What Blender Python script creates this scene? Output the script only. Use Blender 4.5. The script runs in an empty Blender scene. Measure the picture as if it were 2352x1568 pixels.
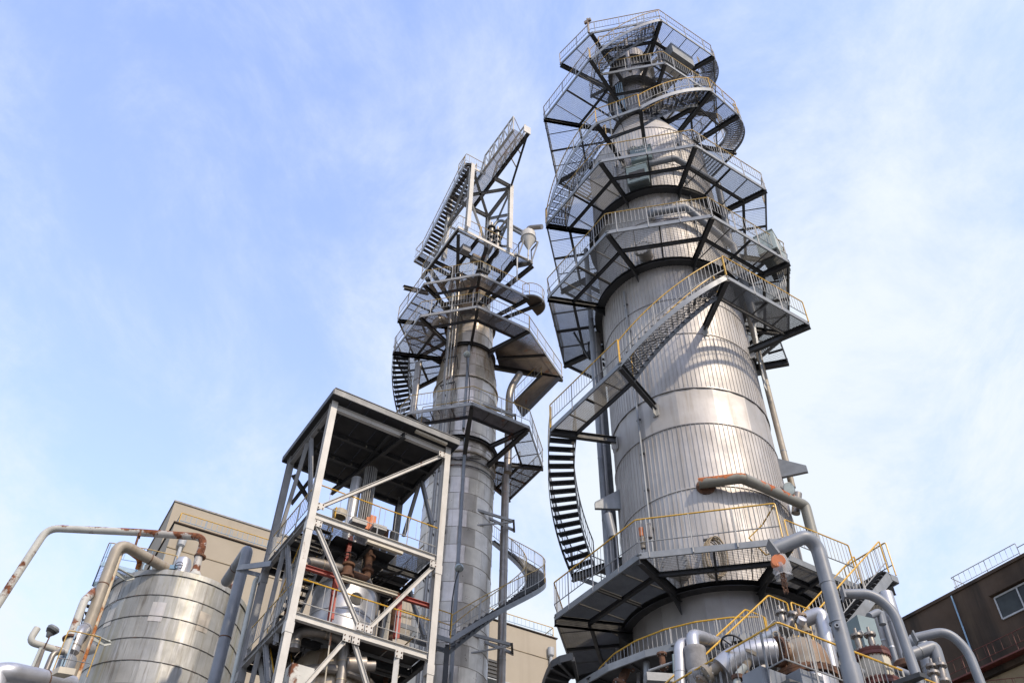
import bpy, math, random
from mathutils import Vector, Matrix
random.seed(7)
SC = bpy.context.scene
COL = SC.collection
R_ = math.radians

# ------------------------------------------------------------------ camera
cam = bpy.data.cameras.new('camera')
cam.sensor_width = 36.0
cam.lens = 36.0 * 2107.0 / 2352.0
cam.clip_start = 0.1
cam.clip_end = 4000
cam_o = bpy.data.objects.new('camera', cam)
COL.objects.link(cam_o)
cam_o.location = (0, 0, 1.6)
cam_o.rotation_mode = 'XYZ'
cam_o.matrix_world = Matrix.Translation((0, 0, 1.6)) @ Matrix.Rotation(R_(90 + 45.79), 4, 'X') @ Matrix.Rotation(R_(1.105), 4, 'Z')
SC.camera = cam_o

# ------------------------------------------------------------------ light
SUN_AZ, SUN_EL = 143.0, 40.0           # azimuth clockwise from +Y
sd = Vector((math.sin(R_(SUN_AZ)) * math.cos(R_(SUN_EL)), math.cos(R_(SUN_AZ)) * math.cos(R_(SUN_EL)), math.sin(R_(SUN_EL))))
sun = bpy.data.lights.new('sun', 'SUN')
sun.energy = 2.0
sun.angle = R_(1.5)
sun.color = (1.0, 0.85, 0.66)
sun_o = bpy.data.objects.new('sun', sun)
COL.objects.link(sun_o)
sun_o.rotation_euler = sd.to_track_quat('Z', 'Y').to_euler()
sun_o.location = (30, -40, 60)

W = bpy.data.worlds.new('World')
SC.world = W
W.use_nodes = True
wn, wl = W.node_tree.nodes, W.node_tree.links
wn.clear()
def N(t, **k):
    n = wn.new(t)
    for a, b in k.items(): setattr(n, a, b)
    return n
wo = N('ShaderNodeOutputWorld')
bg = N('ShaderNodeBackground'); bg.inputs[1].default_value = 0.15
sky = N('ShaderNodeTexSky', sky_type='NISHITA', sun_disc=False, sun_elevation=R_(SUN_EL), sun_rotation=R_(SUN_AZ), air_density=1.0, dust_density=1.0, ozone_density=2.5)
tc = N('ShaderNodeTexCoord')
sep = N('ShaderNodeSeparateXYZ'); wl.new(tc.outputs['Generated'], sep.inputs[0])
zz = N('ShaderNodeMath', operation='MAXIMUM'); zz.inputs[1].default_value = 0.0; wl.new(sep.outputs[2], zz.inputs[0])
zz2 = N('ShaderNodeMath', operation='ADD'); zz2.inputs[1].default_value = 0.28; wl.new(zz.outputs[0], zz2.inputs[0])
dv = N('ShaderNodeVectorMath', operation='DIVIDE')
cz = N('ShaderNodeCombineXYZ')
for i in range(3): wl.new(zz2.outputs[0], cz.inputs[i])
wl.new(tc.outputs['Generated'], dv.inputs[0]); wl.new(cz.outputs[0], dv.inputs[1])
def noise(scale, detail, rough, loc, sc=(1, 1, 1), dist=0.0):
    mp = N('ShaderNodeMapping'); mp.inputs['Location'].default_value = loc; mp.inputs['Scale'].default_value = sc
    mp.inputs['Rotation'].default_value = (0, 0, R_(28))
    wl.new(dv.outputs[0], mp.inputs[0])
    n = N('ShaderNodeTexNoise'); n.inputs['Scale'].default_value = scale; n.inputs['Detail'].default_value = detail
    n.inputs['Roughness'].default_value = rough; n.inputs['Distortion'].default_value = dist
    wl.new(mp.outputs[0], n.inputs[0]); return n
n1 = noise(0.85, 6, 0.5, (19.087, 7.590, 0.4), (1.25, 0.85, 1), 0.25)
n2 = noise(3.4, 10, 0.68, (1.7, 8.2, 2.0), (1.35, 0.95, 1), 0.35)
mx = N('ShaderNodeMath', operation='MULTIPLY_ADD'); mx.inputs[1].default_value = 0.80; wl.new(n2.outputs[0], mx.inputs[0]); wl.new(n1.outputs[0], mx.inputs[2])
rp = N('ShaderNodeMapRange'); rp.interpolation_type = 'SMOOTHSTEP'
rp.inputs[1].default_value = 0.64; rp.inputs[2].default_value = 1.16; rp.inputs[3].default_value = 0.12; rp.inputs[4].default_value = 1.0
wl.new(mx.outputs[0], rp.inputs[0])
# thin haze thickens towards the horizon
hz = N('ShaderNodeMapRange'); hz.inputs[1].default_value = 0.0; hz.inputs[2].default_value = 0.92; hz.inputs[3].default_value = 0.46; hz.inputs[4].default_value = 0.0
wl.new(zz.outputs[0], hz.inputs[0])
ad = N('ShaderNodeMath', operation='ADD'); ad.use_clamp = True; wl.new(rp.outputs[0], ad.inputs[0]); wl.new(hz.outputs[0], ad.inputs[1])
tint = N('ShaderNodeMix', data_type='RGBA', blend_type='MULTIPLY'); tint.inputs[0].default_value = 1.0
tint.inputs[7].default_value = (1.62, 1.50, 1.70, 1)
wl.new(sky.outputs[0], tint.inputs[6])
mixc = N('ShaderNodeMix', data_type='RGBA'); mixc.inputs[7].default_value = (2.95, 3.2, 3.5, 1)
wl.new(ad.outputs[0], mixc.inputs[0]); wl.new(tint.outputs[2], mixc.inputs[6])
wl.new(mixc.outputs[2], bg.inputs[0]); wl.new(bg.outputs[0], wo.inputs[0])
SC.view_settings.view_transform = 'Standard'
SC.view_settings.look = 'None'
SC.view_settings.exposure = 1.0
SC.view_settings.gamma = 1.0
SC.view_settings.use_curve_mapping = False

# ------------------------------------------------------------------ materials
def material(name, base, rough=0.6, metal=0.0, var=0.12, vscale=3.0, streak=None, rust=0.0, rust_col=(0.11, 0.038, 0.016), rscale=2.2, ov=0.0, bump=0.0, bscale=12.0, rust_dir=(1, 1, 0.35), patch=None, up=0.0):
    m = bpy.data.materials.new(name); m.use_nodes = True
    n, l = m.node_tree.nodes, m.node_tree.links
    b = n['Principled BSDF']
    b.inputs['Metallic'].default_value = metal
    geo = n.new('ShaderNodeNewGeometry')
    def nz(scale, detail=5, rough_=0.6, sc=(1, 1, 1), loc=(0, 0, 0)):
        mp = n.new('ShaderNodeMapping'); mp.inputs['Scale'].default_value = sc; mp.inputs['Location'].default_value = loc
        l.new(geo.outputs['Position'], mp.inputs[0])
        t = n.new('ShaderNodeTexNoise'); t.inputs['Scale'].default_value = scale; t.inputs['Detail'].default_value = detail; t.inputs['Roughness'].default_value = rough_
        l.new(mp.outputs[0], t.inputs[0]); return t.outputs[0]
    def rng(sock, a, b_, c=0.0, d=1.0):
        r = n.new('ShaderNodeMapRange'); r.interpolation_type = 'SMOOTHSTEP'
        for i, v in enumerate((a, b_, c, d)): r.inputs[i + 1].default_value = v
        l.new(sock, r.inputs[0]); return r.outputs[0]
    def mix(fac, a, c, bt='MIX'):
        x = n.new('ShaderNodeMix'); x.data_type = 'RGBA'; x.blend_type = bt
        for s, v in ((0, fac), (6, a), (7, c)):
            if hasattr(v, 'links') or isinstance(v, bpy.types.NodeSocket): l.new(v, x.inputs[s])
            elif s == 0: x.inputs[0].default_value = v
            else: x.inputs[s].default_value = (*v, 1) if len(v) == 3 else v
        return x.outputs[2]
    lo = tuple(c * (1 - var) for c in base); hi = tuple(min(1, c * (1 + var)) for c in base)
    col = mix(rng(nz(vscale), 0.3, 0.7), lo, hi)
    rsock = None
    if patch:
        pc, pa, ps = patch
        col = mix(rng(nz(ps, 3, 0.5, (1, 1, 0.6), (9, 3, 5)), 0.45, 0.65, 0, pa), col, pc)
    if streak:
        for (scol, amt, ss, th) in streak:
            col = mix(rng(nz(ss, 6, 0.65, (1, 1, 0.07), (ss, 2.0, amt)), th, th + 0.22, 0, amt), col, scol)
    if ov:
        oi = n.new('ShaderNodeObjectInfo')
        r = n.new('ShaderNodeMapRange'); r.inputs[3].default_value = 1 - ov; r.inputs[4].default_value = 1 + ov
        l.new(oi.outputs['Random'], r.inputs[0])
        cb = n.new('ShaderNodeCombineXYZ')
        for i in range(3): l.new(r.outputs[0], cb.inputs[i])
        col = mix(1.0, col, cb.outputs[0], 'MULTIPLY')
    if rust > 0:
        th = 0.78 - 0.5 * rust
        rn = nz(rscale, 9, 0.68, rust_dir, (3, 1, 7))
        if up:
            sx = n.new('ShaderNodeSeparateXYZ'); l.new(geo.outputs['Normal'], sx.inputs[0])
            ma_ = n.new('ShaderNodeMath'); ma_.operation = 'MULTIPLY_ADD'; ma_.inputs[1].default_value = up
            l.new(sx.outputs[2], ma_.inputs[0]); l.new(rn, ma_.inputs[2]); rn = ma_.outputs[0]
        f = rng(rn, th, th + 0.07)
        rc = mix(rng(nz(rscale * 5), 0.3, 0.7), tuple(c * 0.55 for c in rust_col), tuple(c * 1.9 for c in rust_col))
        col = mix(f, col, rc)
        mr = n.new('ShaderNodeMapRange'); mr.inputs[3].default_value = rough; mr.inputs[4].default_value = 0.92
        l.new(f, mr.inputs[0]); l.new(mr.outputs[0], b.inputs['Roughness'])
        if metal:
            mm = n.new('ShaderNodeMapRange'); mm.inputs[3].default_value = metal; mm.inputs[4].default_value = 0.0
            l.new(f, mm.inputs[0]); l.new(mm.outputs[0], b.inputs['Metallic'])
    else:
        l.new(rng(nz(vscale * 1.7, 6), 0.25, 0.75, max(0.05, rough - 0.08), min(1, rough + 0.08)), b.inputs['Roughness'])
    l.new(col, b.inputs['Base Color'])
    if bump:
        bp = n.new('ShaderNodeBump'); bp.inputs['Strength'].default_value = bump; bp.inputs['Distance'].default_value = 0.02
        l.new(nz(bscale, 4), bp.inputs['Height']); l.new(bp.outputs[0], b.inputs['Normal'])
    return m

M = {}
M['alu'] = material('ribbed_aluminium', (0.385, 0.370, 0.357), 0.60, 0.54, 0.10, 0.8, streak=[((0.25, 0.22, 0.185), 0.6, 3.5, 0.5), ((0.46, 0.455, 0.44), 0.4, 6.0, 0.54), ((0.15, 0.11, 0.075), 0.5, 2.0, 0.6)], ov=0.085, bump=0.45, bscale=1.1)
M['alu_dull'] = material('dull_aluminium', (0.301, 0.289, 0.283), 0.48, 0.7, 0.10, 1.2, streak=[((0.25, 0.22, 0.20), 0.5, 2.2, 0.52), ((0.24, 0.13, 0.07), 0.6, 5.0, 0.66)], ov=0.05, bump=0.25, bscale=1.4)
M['alu_old'] = material('weathered_aluminium', (0.46, 0.42, 0.365), 0.34, 0.52, 0.10, 1.6, streak=[((0.26, 0.22, 0.17), 0.65, 5.0, 0.52), ((0.13, 0.068, 0.033), 0.75, 7.0, 0.61), ((0.50, 0.47, 0.44), 0.5, 6.0, 0.55)], ov=0.07, bump=0.3, bscale=1.3)
M['alu_rust'] = material('stained_aluminium', (0.40, 0.345, 0.27), 0.38, 0.55, 0.15, 1.6, streak=[((0.24, 0.165, 0.09), 0.75, 2.4, 0.46), ((0.12, 0.055, 0.022), 0.85, 4.0, 0.54)], ov=0.08, bump=0.3, bscale=1.5)
M['tank'] = material('tank_aluminium', (0.275, 0.278, 0.268), 0.48, 0.35, 0.12, 1.1, streak=[((0.43, 0.435, 0.445), 0.75, 7.0, 0.5), ((0.105, 0.09, 0.072), 0.8, 5.0, 0.52), ((0.21, 0.185, 0.09), 0.75, 0.9, 0.5), ((0.05, 0.038, 0.03), 0.9, 9.0, 0.6)], ov=0.14, bump=0.3, bscale=1.5)
M['pipe_alu'] = material('pipe_cladding', (0.40, 0.41, 0.44), 0.40, 0.6, 0.08, 2.0, streak=[((0.24, 0.22, 0.20), 0.5, 3.0, 0.52)], bump=0.06, bscale=3)
M['pipe_worn'] = material('worn_pipe_cladding', (0.243, 0.225, 0.208), 0.42, 0.6, 0.15, 2.0, streak=[((0.25, 0.14, 0.07), 0.7, 3.0, 0.55)], bump=0.2, bscale=4)
M['galv'] = material('galvanised_steel', (0.192, 0.205, 0.217), 0.48, 0.25, 0.12, 3.0, streak=[((0.30, 0.30, 0.31), 0.5, 4.0, 0.55)], ov=0.05)
M['galv_old'] = material('rusty_galvanised_steel', (0.247, 0.247, 0.247), 0.55, 0.15, 0.12, 3.0, rust=0.30, rscale=3.0)
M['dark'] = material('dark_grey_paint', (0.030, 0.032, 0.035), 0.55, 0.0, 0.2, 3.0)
M['dark_rust'] = material('dark_rusty_steel', (0.035, 0.032, 0.030), 0.6, 0.0, 0.2, 3.0, rust=0.42, rust_col=(0.09, 0.035, 0.018), rscale=1.8)
M['grate'] = material('grating_steel', (0.088, 0.086, 0.080), 0.6, 0.0, 0.18, 2.0)
M['grate_rust'] = material('rusty_grating', (0.10, 0.078, 0.06), 0.75, 0.0, 0.2, 2.0, rust=0.40, rust_col=(0.10, 0.045, 0.022))
M['tread'] = material('tread_steel', (0.028, 0.029, 0.032), 0.55, 0.1, 0.15, 3.0)
M['yellow'] = material('yellow_handrail_paint', (0.541, 0.314, 0.030), 0.42, 0.0, 0.12, 4.0, rust=0.10, rscale=5)
M['yellow_old'] = material('worn_yellow_paint', (0.400, 0.264, 0.072), 0.55, 0.0, 0.2, 4.0, rust=0.28, rscale=4)
M['rail'] = material('grey_rail_steel', (0.205, 0.213, 0.221), 0.5, 0.1, 0.12, 4.0, rust=0.12, rscale=5)
M['rail_old'] = material('rusty_rail_steel', (0.324, 0.324, 0.314), 0.5, 0.0, 0.12, 4.0, rust=0.26, rscale=5)
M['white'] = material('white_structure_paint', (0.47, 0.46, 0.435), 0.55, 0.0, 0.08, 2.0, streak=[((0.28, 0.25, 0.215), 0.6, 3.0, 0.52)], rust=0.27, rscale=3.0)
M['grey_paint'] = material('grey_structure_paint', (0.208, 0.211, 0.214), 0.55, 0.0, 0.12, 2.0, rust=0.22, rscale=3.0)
M['pipe_grey'] = material('blue_grey_pipe_paint', (0.165, 0.182, 0.21), 0.45, 0.0, 0.14, 1.5, streak=[((0.27, 0.25, 0.21), 0.6, 1.5, 0.56), ((0.10, 0.10, 0.105), 0.5, 3.0, 0.55)], rust=0.08)
M['pipe_pale'] = material('pale_pipe_paint', (0.376, 0.400, 0.384), 0.45, 0.0, 0.08, 2.0, rust=0.20, rscale=1.6, rust_dir=(1, 1, 0.5))
M['pipe_rust'] = material('rusty_pipe', (0.42, 0.42, 0.39), 0.55, 0.0, 0.1, 2.0, rust=0.48, rscale=0.9, rust_dir=(1, 1, 1), up=0.08)
M['pipe_orange'] = material('orange_rust_pipe', (0.55, 0.47, 0.36), 0.55, 0.0, 0.1, 2.0, rust=0.52, rust_col=(0.27, 0.10, 0.03), rscale=1.6, rust_dir=(1, 1, 0.4))
M['pipe_rusttop'] = material('rust_topped_pipe', (0.19, 0.19, 0.17), 0.5, 0.0, 0.12, 2.0, rust=0.42, rust_col=(0.24, 0.065, 0.02), rscale=1.3, up=0.13)
M['pipe_beige'] = material('beige_pipe_cladding', (0.28, 0.25, 0.205), 0.55, 0.08, 0.12, 1.5, streak=[((0.19, 0.135, 0.08), 0.7, 2.0, 0.48)])
M['rust'] = material('rust', (0.085, 0.043, 0.027), 0.9, 0.0, 0.5, 4.0, patch=((0.145, 0.068, 0.034), 0.7, 3.0))
M['dome'] = material('rusty_grey_vessel', (0.225, 0.20, 0.165), 0.62, 0.0, 0.14, 3.0, patch=((0.20, 0.115, 0.06), 0.85, 2.2), rust=0.22, rscale=2.5)
M['red'] = material('red_lead_paint', (0.29, 0.045, 0.03), 0.55, 0.0, 0.2, 3.0, rust=0.1)
M['redbrown'] = material('red_oxide_flange', (0.098, 0.023, 0.016), 0.6, 0.0, 0.2, 3.0, rust=0.15)
M['cream'] = material('cream_paint', (0.448, 0.408, 0.328), 0.55, 0.0, 0.1, 3.0, rust=0.25)
M['blue'] = material('pale_blue_paint', (0.190, 0.306, 0.428), 0.5, 0.0, 0.12, 3.0, rust=0.12)
M['teal'] = material('blue_grey_cabinet_paint', (0.160, 0.216, 0.232), 0.5, 0.0, 0.08, 3.0)
M['pale_green'] = material('pale_green_cabinet_paint', (0.336, 0.392, 0.376), 0.5, 0.0, 0.06, 3.0)
M['orange'] = material('orange_paint', (0.48, 0.15, 0.055), 0.6, 0.0, 0.15, 5.0)
M['black'] = material('black_rubber', (0.02, 0.02, 0.022), 0.6)
M['vessel'] = material('vessel_cladding', (0.420, 0.427, 0.448), 0.42, 0.65, 0.08, 1.5, streak=[((0.34, 0.25, 0.15), 0.6, 1.6, 0.55)])
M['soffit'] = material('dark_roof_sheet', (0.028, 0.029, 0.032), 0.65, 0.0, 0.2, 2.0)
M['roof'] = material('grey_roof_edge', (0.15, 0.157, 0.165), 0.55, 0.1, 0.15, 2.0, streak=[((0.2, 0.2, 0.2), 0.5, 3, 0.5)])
M['beige'] = material('beige_render_wall', (0.325, 0.285, 0.225), 0.9, 0.0, 0.05, 0.25, streak=[((0.27, 0.235, 0.185), 0.5, 0.5, 0.5)])
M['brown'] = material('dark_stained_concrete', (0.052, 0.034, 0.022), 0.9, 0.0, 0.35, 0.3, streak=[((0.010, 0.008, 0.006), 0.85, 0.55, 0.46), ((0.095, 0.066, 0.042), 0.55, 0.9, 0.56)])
M['tan'] = material('stained_tan_wall', (0.240, 0.192, 0.120), 0.9, 0.0, 0.2, 0.4, streak=[((0.05, 0.042, 0.035), 0.8, 0.6, 0.5)])
M['glass'] = material('window_glass', (0.030, 0.035, 0.034), 0.22, 0.0, 0.4, 0.6)
M['frame'] = material('white_window_frame', (0.345, 0.360, 0.375), 0.55)
M['concrete'] = material('yard_concrete', (0.168, 0.164, 0.154), 0.9, 0.0, 0.2, 0.3)
M['fabric'] = material('grey_insulation_wrap', (0.240, 0.236, 0.240), 0.85, 0.0, 0.15, 5.0, bump=0.6, bscale=9)
M['rope'] = material('tan_rope', (0.34, 0.27, 0.18), 0.9)
M['lens'] = material('lamp_lens', (0.30, 0.34, 0.34), 0.2, 0.3, 0.2, 6)
M['plastic'] = material('clear_plastic_bag', (0.55, 0.57, 0.60), 0.25)
_pb = M['plastic'].node_tree.nodes['Principled BSDF']; _pb.inputs['Alpha'].default_value = 0.38
M['pipe_rust_heavy'] = material('heavily_rusted_pipe', (0.36, 0.35, 0.33), 0.6, 0.0, 0.1, 2.0, rust=0.62, rust_col=(0.11, 0.038, 0.016), rscale=1.5, rust_dir=(1, 1, 1), up=0.10)
M['rust_pipe_end'] = material('orange_rusted_pipe', (0.17, 0.165, 0.14), 0.6, 0.0, 0.1, 2.0, rust=0.62, rust_col=(0.25, 0.075, 0.02), rscale=2.2, up=0.22)
M['glass'].node_tree.nodes['Principled BSDF'].inputs['Specular IOR Level'].default_value = 0.2
M['label'] = material('white_lettering', (0.75, 0.75, 0.74), 0.6)

# ------------------------------------------------------------------ mesh helpers
class MB:
    def __init__(self): self.v = []; self.f = []
    def add(self, vs, fs):
        o = len(self.v); self.v += [tuple(p) for p in vs]; self.f += [tuple(i + o for i in q) for q in fs]
    def hexa(self, p):
        self.add(p, [(0, 3, 2, 1), (4, 5, 6, 7), (0, 1, 5, 4), (1, 2, 6, 5), (2, 3, 7, 6), (3, 0, 4, 7)])
    def box(self, c, s, rz=0.0):
        c_, s_ = math.cos(rz), math.sin(rz); P = []
        for z in (-.5, .5):
            for x, y in ((-.5, -.5), (.5, -.5), (.5, .5), (-.5, .5)):
                X, Y = x * s[0], y * s[1]
                P.append((c[0] + X * c_ - Y * s_, c[1] + X * s_ + Y * c_, c[2] + z * s[2]))
        self.hexa(P)
    def frame(self, a, b, up=(0, 0, 1)):
        a, b = Vector(a), Vector(b); d = (b - a).normalized(); up = Vector(up)
        s = d.cross(up)
        if s.length < 1e-4: s = d.cross(Vector((0, 1, 0)))
        s.normalize(); u = s.cross(d).normalized(); return a, b, d, s, u
    def bar(self, a, b, w, h, up=(0, 0, 1), du=0.0, ds=0.0):
        """rectangular bar, w sideways, h along up"""
        a, b, d, s, u = self.frame(a, b, up)
        P = []
        for q in (a, b):
            for x, y in ((-.5, -.5), (.5, -.5), (.5, .5), (-.5, .5)):
                P.append(q + s * (x * w + ds) + u * (y * h + du))
        self.hexa(P)
    def ibeam(self, a, b, w, h, up=(0, 0, 1), t=0.014):
        self.bar(a, b, w, t, up, h / 2 - t / 2); self.bar(a, b, w, t, up, -h / 2 + t / 2); self.bar(a, b, t, h - 2 * t, up)
    def channel(self, a, b, w, h, up=(0, 0, 1), t=0.012, side=1):
        self.bar(a, b, t, h, up, 0, side * (w / 2 - t / 2))
        self.bar(a, b, w - t, t, up, h / 2 - t / 2, -side * t / 2); self.bar(a, b, w - t, t, up, -h / 2 + t / 2, -side * t / 2)
    def tube(self, pts, r, n=8, caps=True, closed=False):
        pts = [Vector(p) for p in pts]
        if len(pts) < 2: return
        rs = r if isinstance(r, (list, tuple)) else [r] * len(pts)
        m = len(pts); prev = None; rings = []
        for i, p in enumerate(pts):
            if closed: d = (pts[(i + 1) % m] - pts[i - 1]).normalized()
            else:
                d = Vector((0, 0, 0))
                if i > 0: d += (p - pts[i - 1]).normalized()
                if i < m - 1: d += (pts[i + 1] - p).normalized()
                d = d.normalized() if d.length > 1e-6 else Vector((0, 0, 1))
            if prev is None:
                s = d.cross(Vector((0, 0, 1)))
                if s.length < 1e-3: s = d.cross(Vector((0, 1, 0)))
            else:
                s = prev - d * prev.dot(d)
            s.normalize(); prev = s; u = s.cross(d)
            rings.append([p + s * (rs[i] * math.cos(2 * math.pi * k / n)) + u * (rs[i] * math.sin(2 * math.pi * k / n)) for k in range(n)])
        vs = [q for rr in rings for q in rr]; fs = []
        for i in range(m if closed else m - 1):
            for k in range(n):
                a, b_ = i * n + k, i * n + (k + 1) % n; c = ((i + 1) % m) * n
                fs.append((a, b_, c + (k + 1) % n, c + k))
        if caps and not closed:
            fs.append(tuple(range(n)));  fs.append(tuple(reversed([(m - 1) * n + k for k in range(n)])))
        self.add(vs, fs)
    def lathe(self, prof, c=(0, 0, 0), n=32, a0=0.0, a1=2 * math.pi, axis=None):
        full = abs(a1 - a0 - 2 * math.pi) < 1e-6
        K = n if full else n + 1
        c = Vector(c); vs = []
        if axis is None: ex, ey, ez = Vector((1, 0, 0)), Vector((0, 1, 0)), Vector((0, 0, 1))
        else:
            ez = Vector(axis).normalized(); ex = ez.cross(Vector((0, 0, 1)))
            if ex.length < 1e-3: ex = Vector((1, 0, 0))
            ex.normalize(); ey = ez.cross(ex)
        for (r, z) in prof:
            for k in range(K):
                a = a0 + (a1 - a0) * k / n
                vs.append(c + ex * (r * math.cos(a)) + ey * (r * math.sin(a)) + ez * z)
        fs = []
        for i in range(len(prof) - 1):
            for k in range(n):
                a, b_ = i * K + k, i * K + (k + 1) % K
                fs.append((a, b_, b_ + K, a + K))
        self.add(vs, fs)
    def disc(self, r, c, n=24, axis=(0, 0, 1)):
        self.lathe([(0.0005, 0), (r, 0)], c, n, axis=axis)
    def prism(self, poly, z0, z1):
        n = len(poly)
        self.add([(x, y, z0) for x, y in poly] + [(x, y, z1) for x, y in poly],
                 [tuple(reversed(range(n))), tuple(range(n, 2 * n))] + [(i, (i + 1) % n, n + (i + 1) % n, n + i) for i in range(n)])

def fillet(pts, r=0.2, n=5):
    """round the corners of a polyline"""
    pts = [Vector(p) for p in pts]; out = [pts[0]]
    for i in range(1, len(pts) - 1):
        a, b, c = pts[i - 1], pts[i], pts[i + 1]
        u, w = (a - b), (c - b); q = min(r, u.length * 0.48, w.length * 0.48)
        p0, p1 = b + u.normalized() * q, b + w.normalized() * q
        for k in range(n + 1):
            t = k / n; out.append(p0 * (1 - t) ** 2 + b * 2 * t * (1 - t) + p1 * t ** 2)
    out.append(pts[-1]); return out

def thing(name, label, cat, loc=(0, 0, 0), group=None):
    o = bpy.data.objects.new(name, None); COL.objects.link(o); o.location = loc
    o.empty_display_size = 0.3
    o['label'] = label; o['category'] = cat
    if group: o['group'] = group
    return o
def root_of(o):
    while o.parent: o = o.parent
    return o
def mesh_of(name, mb, m, smooth=True, off=None, ang=35):
    me = bpy.data.meshes.new(name)
    off = off or Vector((0, 0, 0))
    me.from_pydata([(v[0] - off[0], v[1] - off[1], v[2] - off[2]) for v in mb.v], [], mb.f)
    me.materials.append(M[m])
    if smooth:
        me.shade_smooth(); me.set_sharp_from_angle(angle=R_(ang))
    return me
def part(name, mb, m, parent, smooth=True, kind=None):
    off = root_of(parent).location if parent else None
    me = mesh_of(name, mb, m, smooth, off)
    o = bpy.data.objects.new(name, me); COL.objects.link(o)
    if parent: o.parent = parent
    if kind: o['kind'] = kind
    return o
def inst(name, me, parent, loc, rz=0.0, ry=0.0):
    o = bpy.data.objects.new(name, me); COL.objects.link(o)
    off = root_of(parent).location
    o.parent = parent
    o.location = (loc[0] - off[0], loc[1] - off[1], loc[2] - off[2]); o.rotation_euler = (0, ry, rz)
    return o
def structure(name, mb, m, smooth=False):
    o = part(name, mb, m, None, smooth); o['kind'] = 'structure'; return o
def single(name, label, cat, mb, m, group=None, smooth=True):
    o = part(name, mb, m, None, smooth); o['label'] = label; o['category'] = cat
    if group: o['group'] = group
    return o

_bar = {}
def bar_mesh(key, L, w, m):
    k = (key, round(L, 3), w, m)
    if k not in _bar:
        b = MB(); b.box((0, 0, L / 2), (w, w, L)); _bar[k] = mesh_of(key, b, m, False)
    return _bar[k]

def resample(pts, step):
    """points along a polyline at about equal steps (xy length), with corners"""
    out = []; P = [Vector(p) for p in pts]
    for a, b in zip(P[:-1], P[1:]):
        L = (b - a).xy.length; n = max(1, round(L / step))
        out += [a.lerp(b, k / n) for k in range(n)]
    return out + [P[-1]]
def along(pts, step):
    P = [Vector(p) for p in pts]
    cum = [0.0]
    for a, b in zip(P[:-1], P[1:]): cum.append(cum[-1] + max(1e-6, (b - a).xy.length))
    n = max(1, round(cum[-1] / step)); out = []
    for k in range(n + 1):
        s = cum[-1] * k / n; i = 0
        while i < len(P) - 2 and cum[i + 1] < s: i += 1
        out.append(P[i].lerp(P[i + 1], (s - cum[i]) / (cum[i + 1] - cum[i])))
    return out

def railing(parent, pts, top='yellow', low='rail', h=1.12, indiv=True, post=1.25, bal=0.15, ends=True, balusters=True, r=0.023, drop=0.14, bw=0.015):
    up = lambda p, z: (p[0], p[1], p[2] + z)
    b = MB(); path = [up(p, h) for p in pts]
    if ends: path = [up(pts[0], 0.02)] + path + [up(pts[-1], 0.02)]
    b.tube(fillet(path, 0.06, 2) if ends else path, r, 6)
    hr = part('handrail', b, top, parent)
    b = MB(); b.tube([up(p, 0.33 * h) for p in pts], r * 0.72, 6); part('lower_rail', b, low, hr)
    P = along(pts, post)
    for p in P[(1 if ends else 0):(-1 if ends else None)]:
        inst('post', bar_mesh('post', h + drop, 0.036, low), hr, (p[0], p[1], p[2] - drop))
    if balusters:
        Q = along(pts, bal); L = h * 0.67
        if indiv:
            me = bar_mesh('baluster', L, bw, low)
            for p in Q[1:-1]: inst('baluster', me, hr, (p[0], p[1], p[2] + 0.33 * h))
        else:
            b = MB()
            for p in Q[1:-1]: b.box((p[0], p[1], p[2] + 0.33 * h + L / 2), (bw, bw, L))
            part('balusters', b, low, hr, False, 'stuff')
    return hr

class Tower:
    def __init__(s, x, y, base): s.x, s.y, s.b = x, y, R_(base)
    def ma(s, a): return s.b + R_(a)
    def pt(s, R, a, z): return Vector((s.x + R * math.cos(s.ma(a)), s.y + R * math.sin(s.ma(a)), z))
BT = Tower(6.67, 26.16, -102.69)
ST = Tower(-2.596, 38.913, -104.10)

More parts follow.
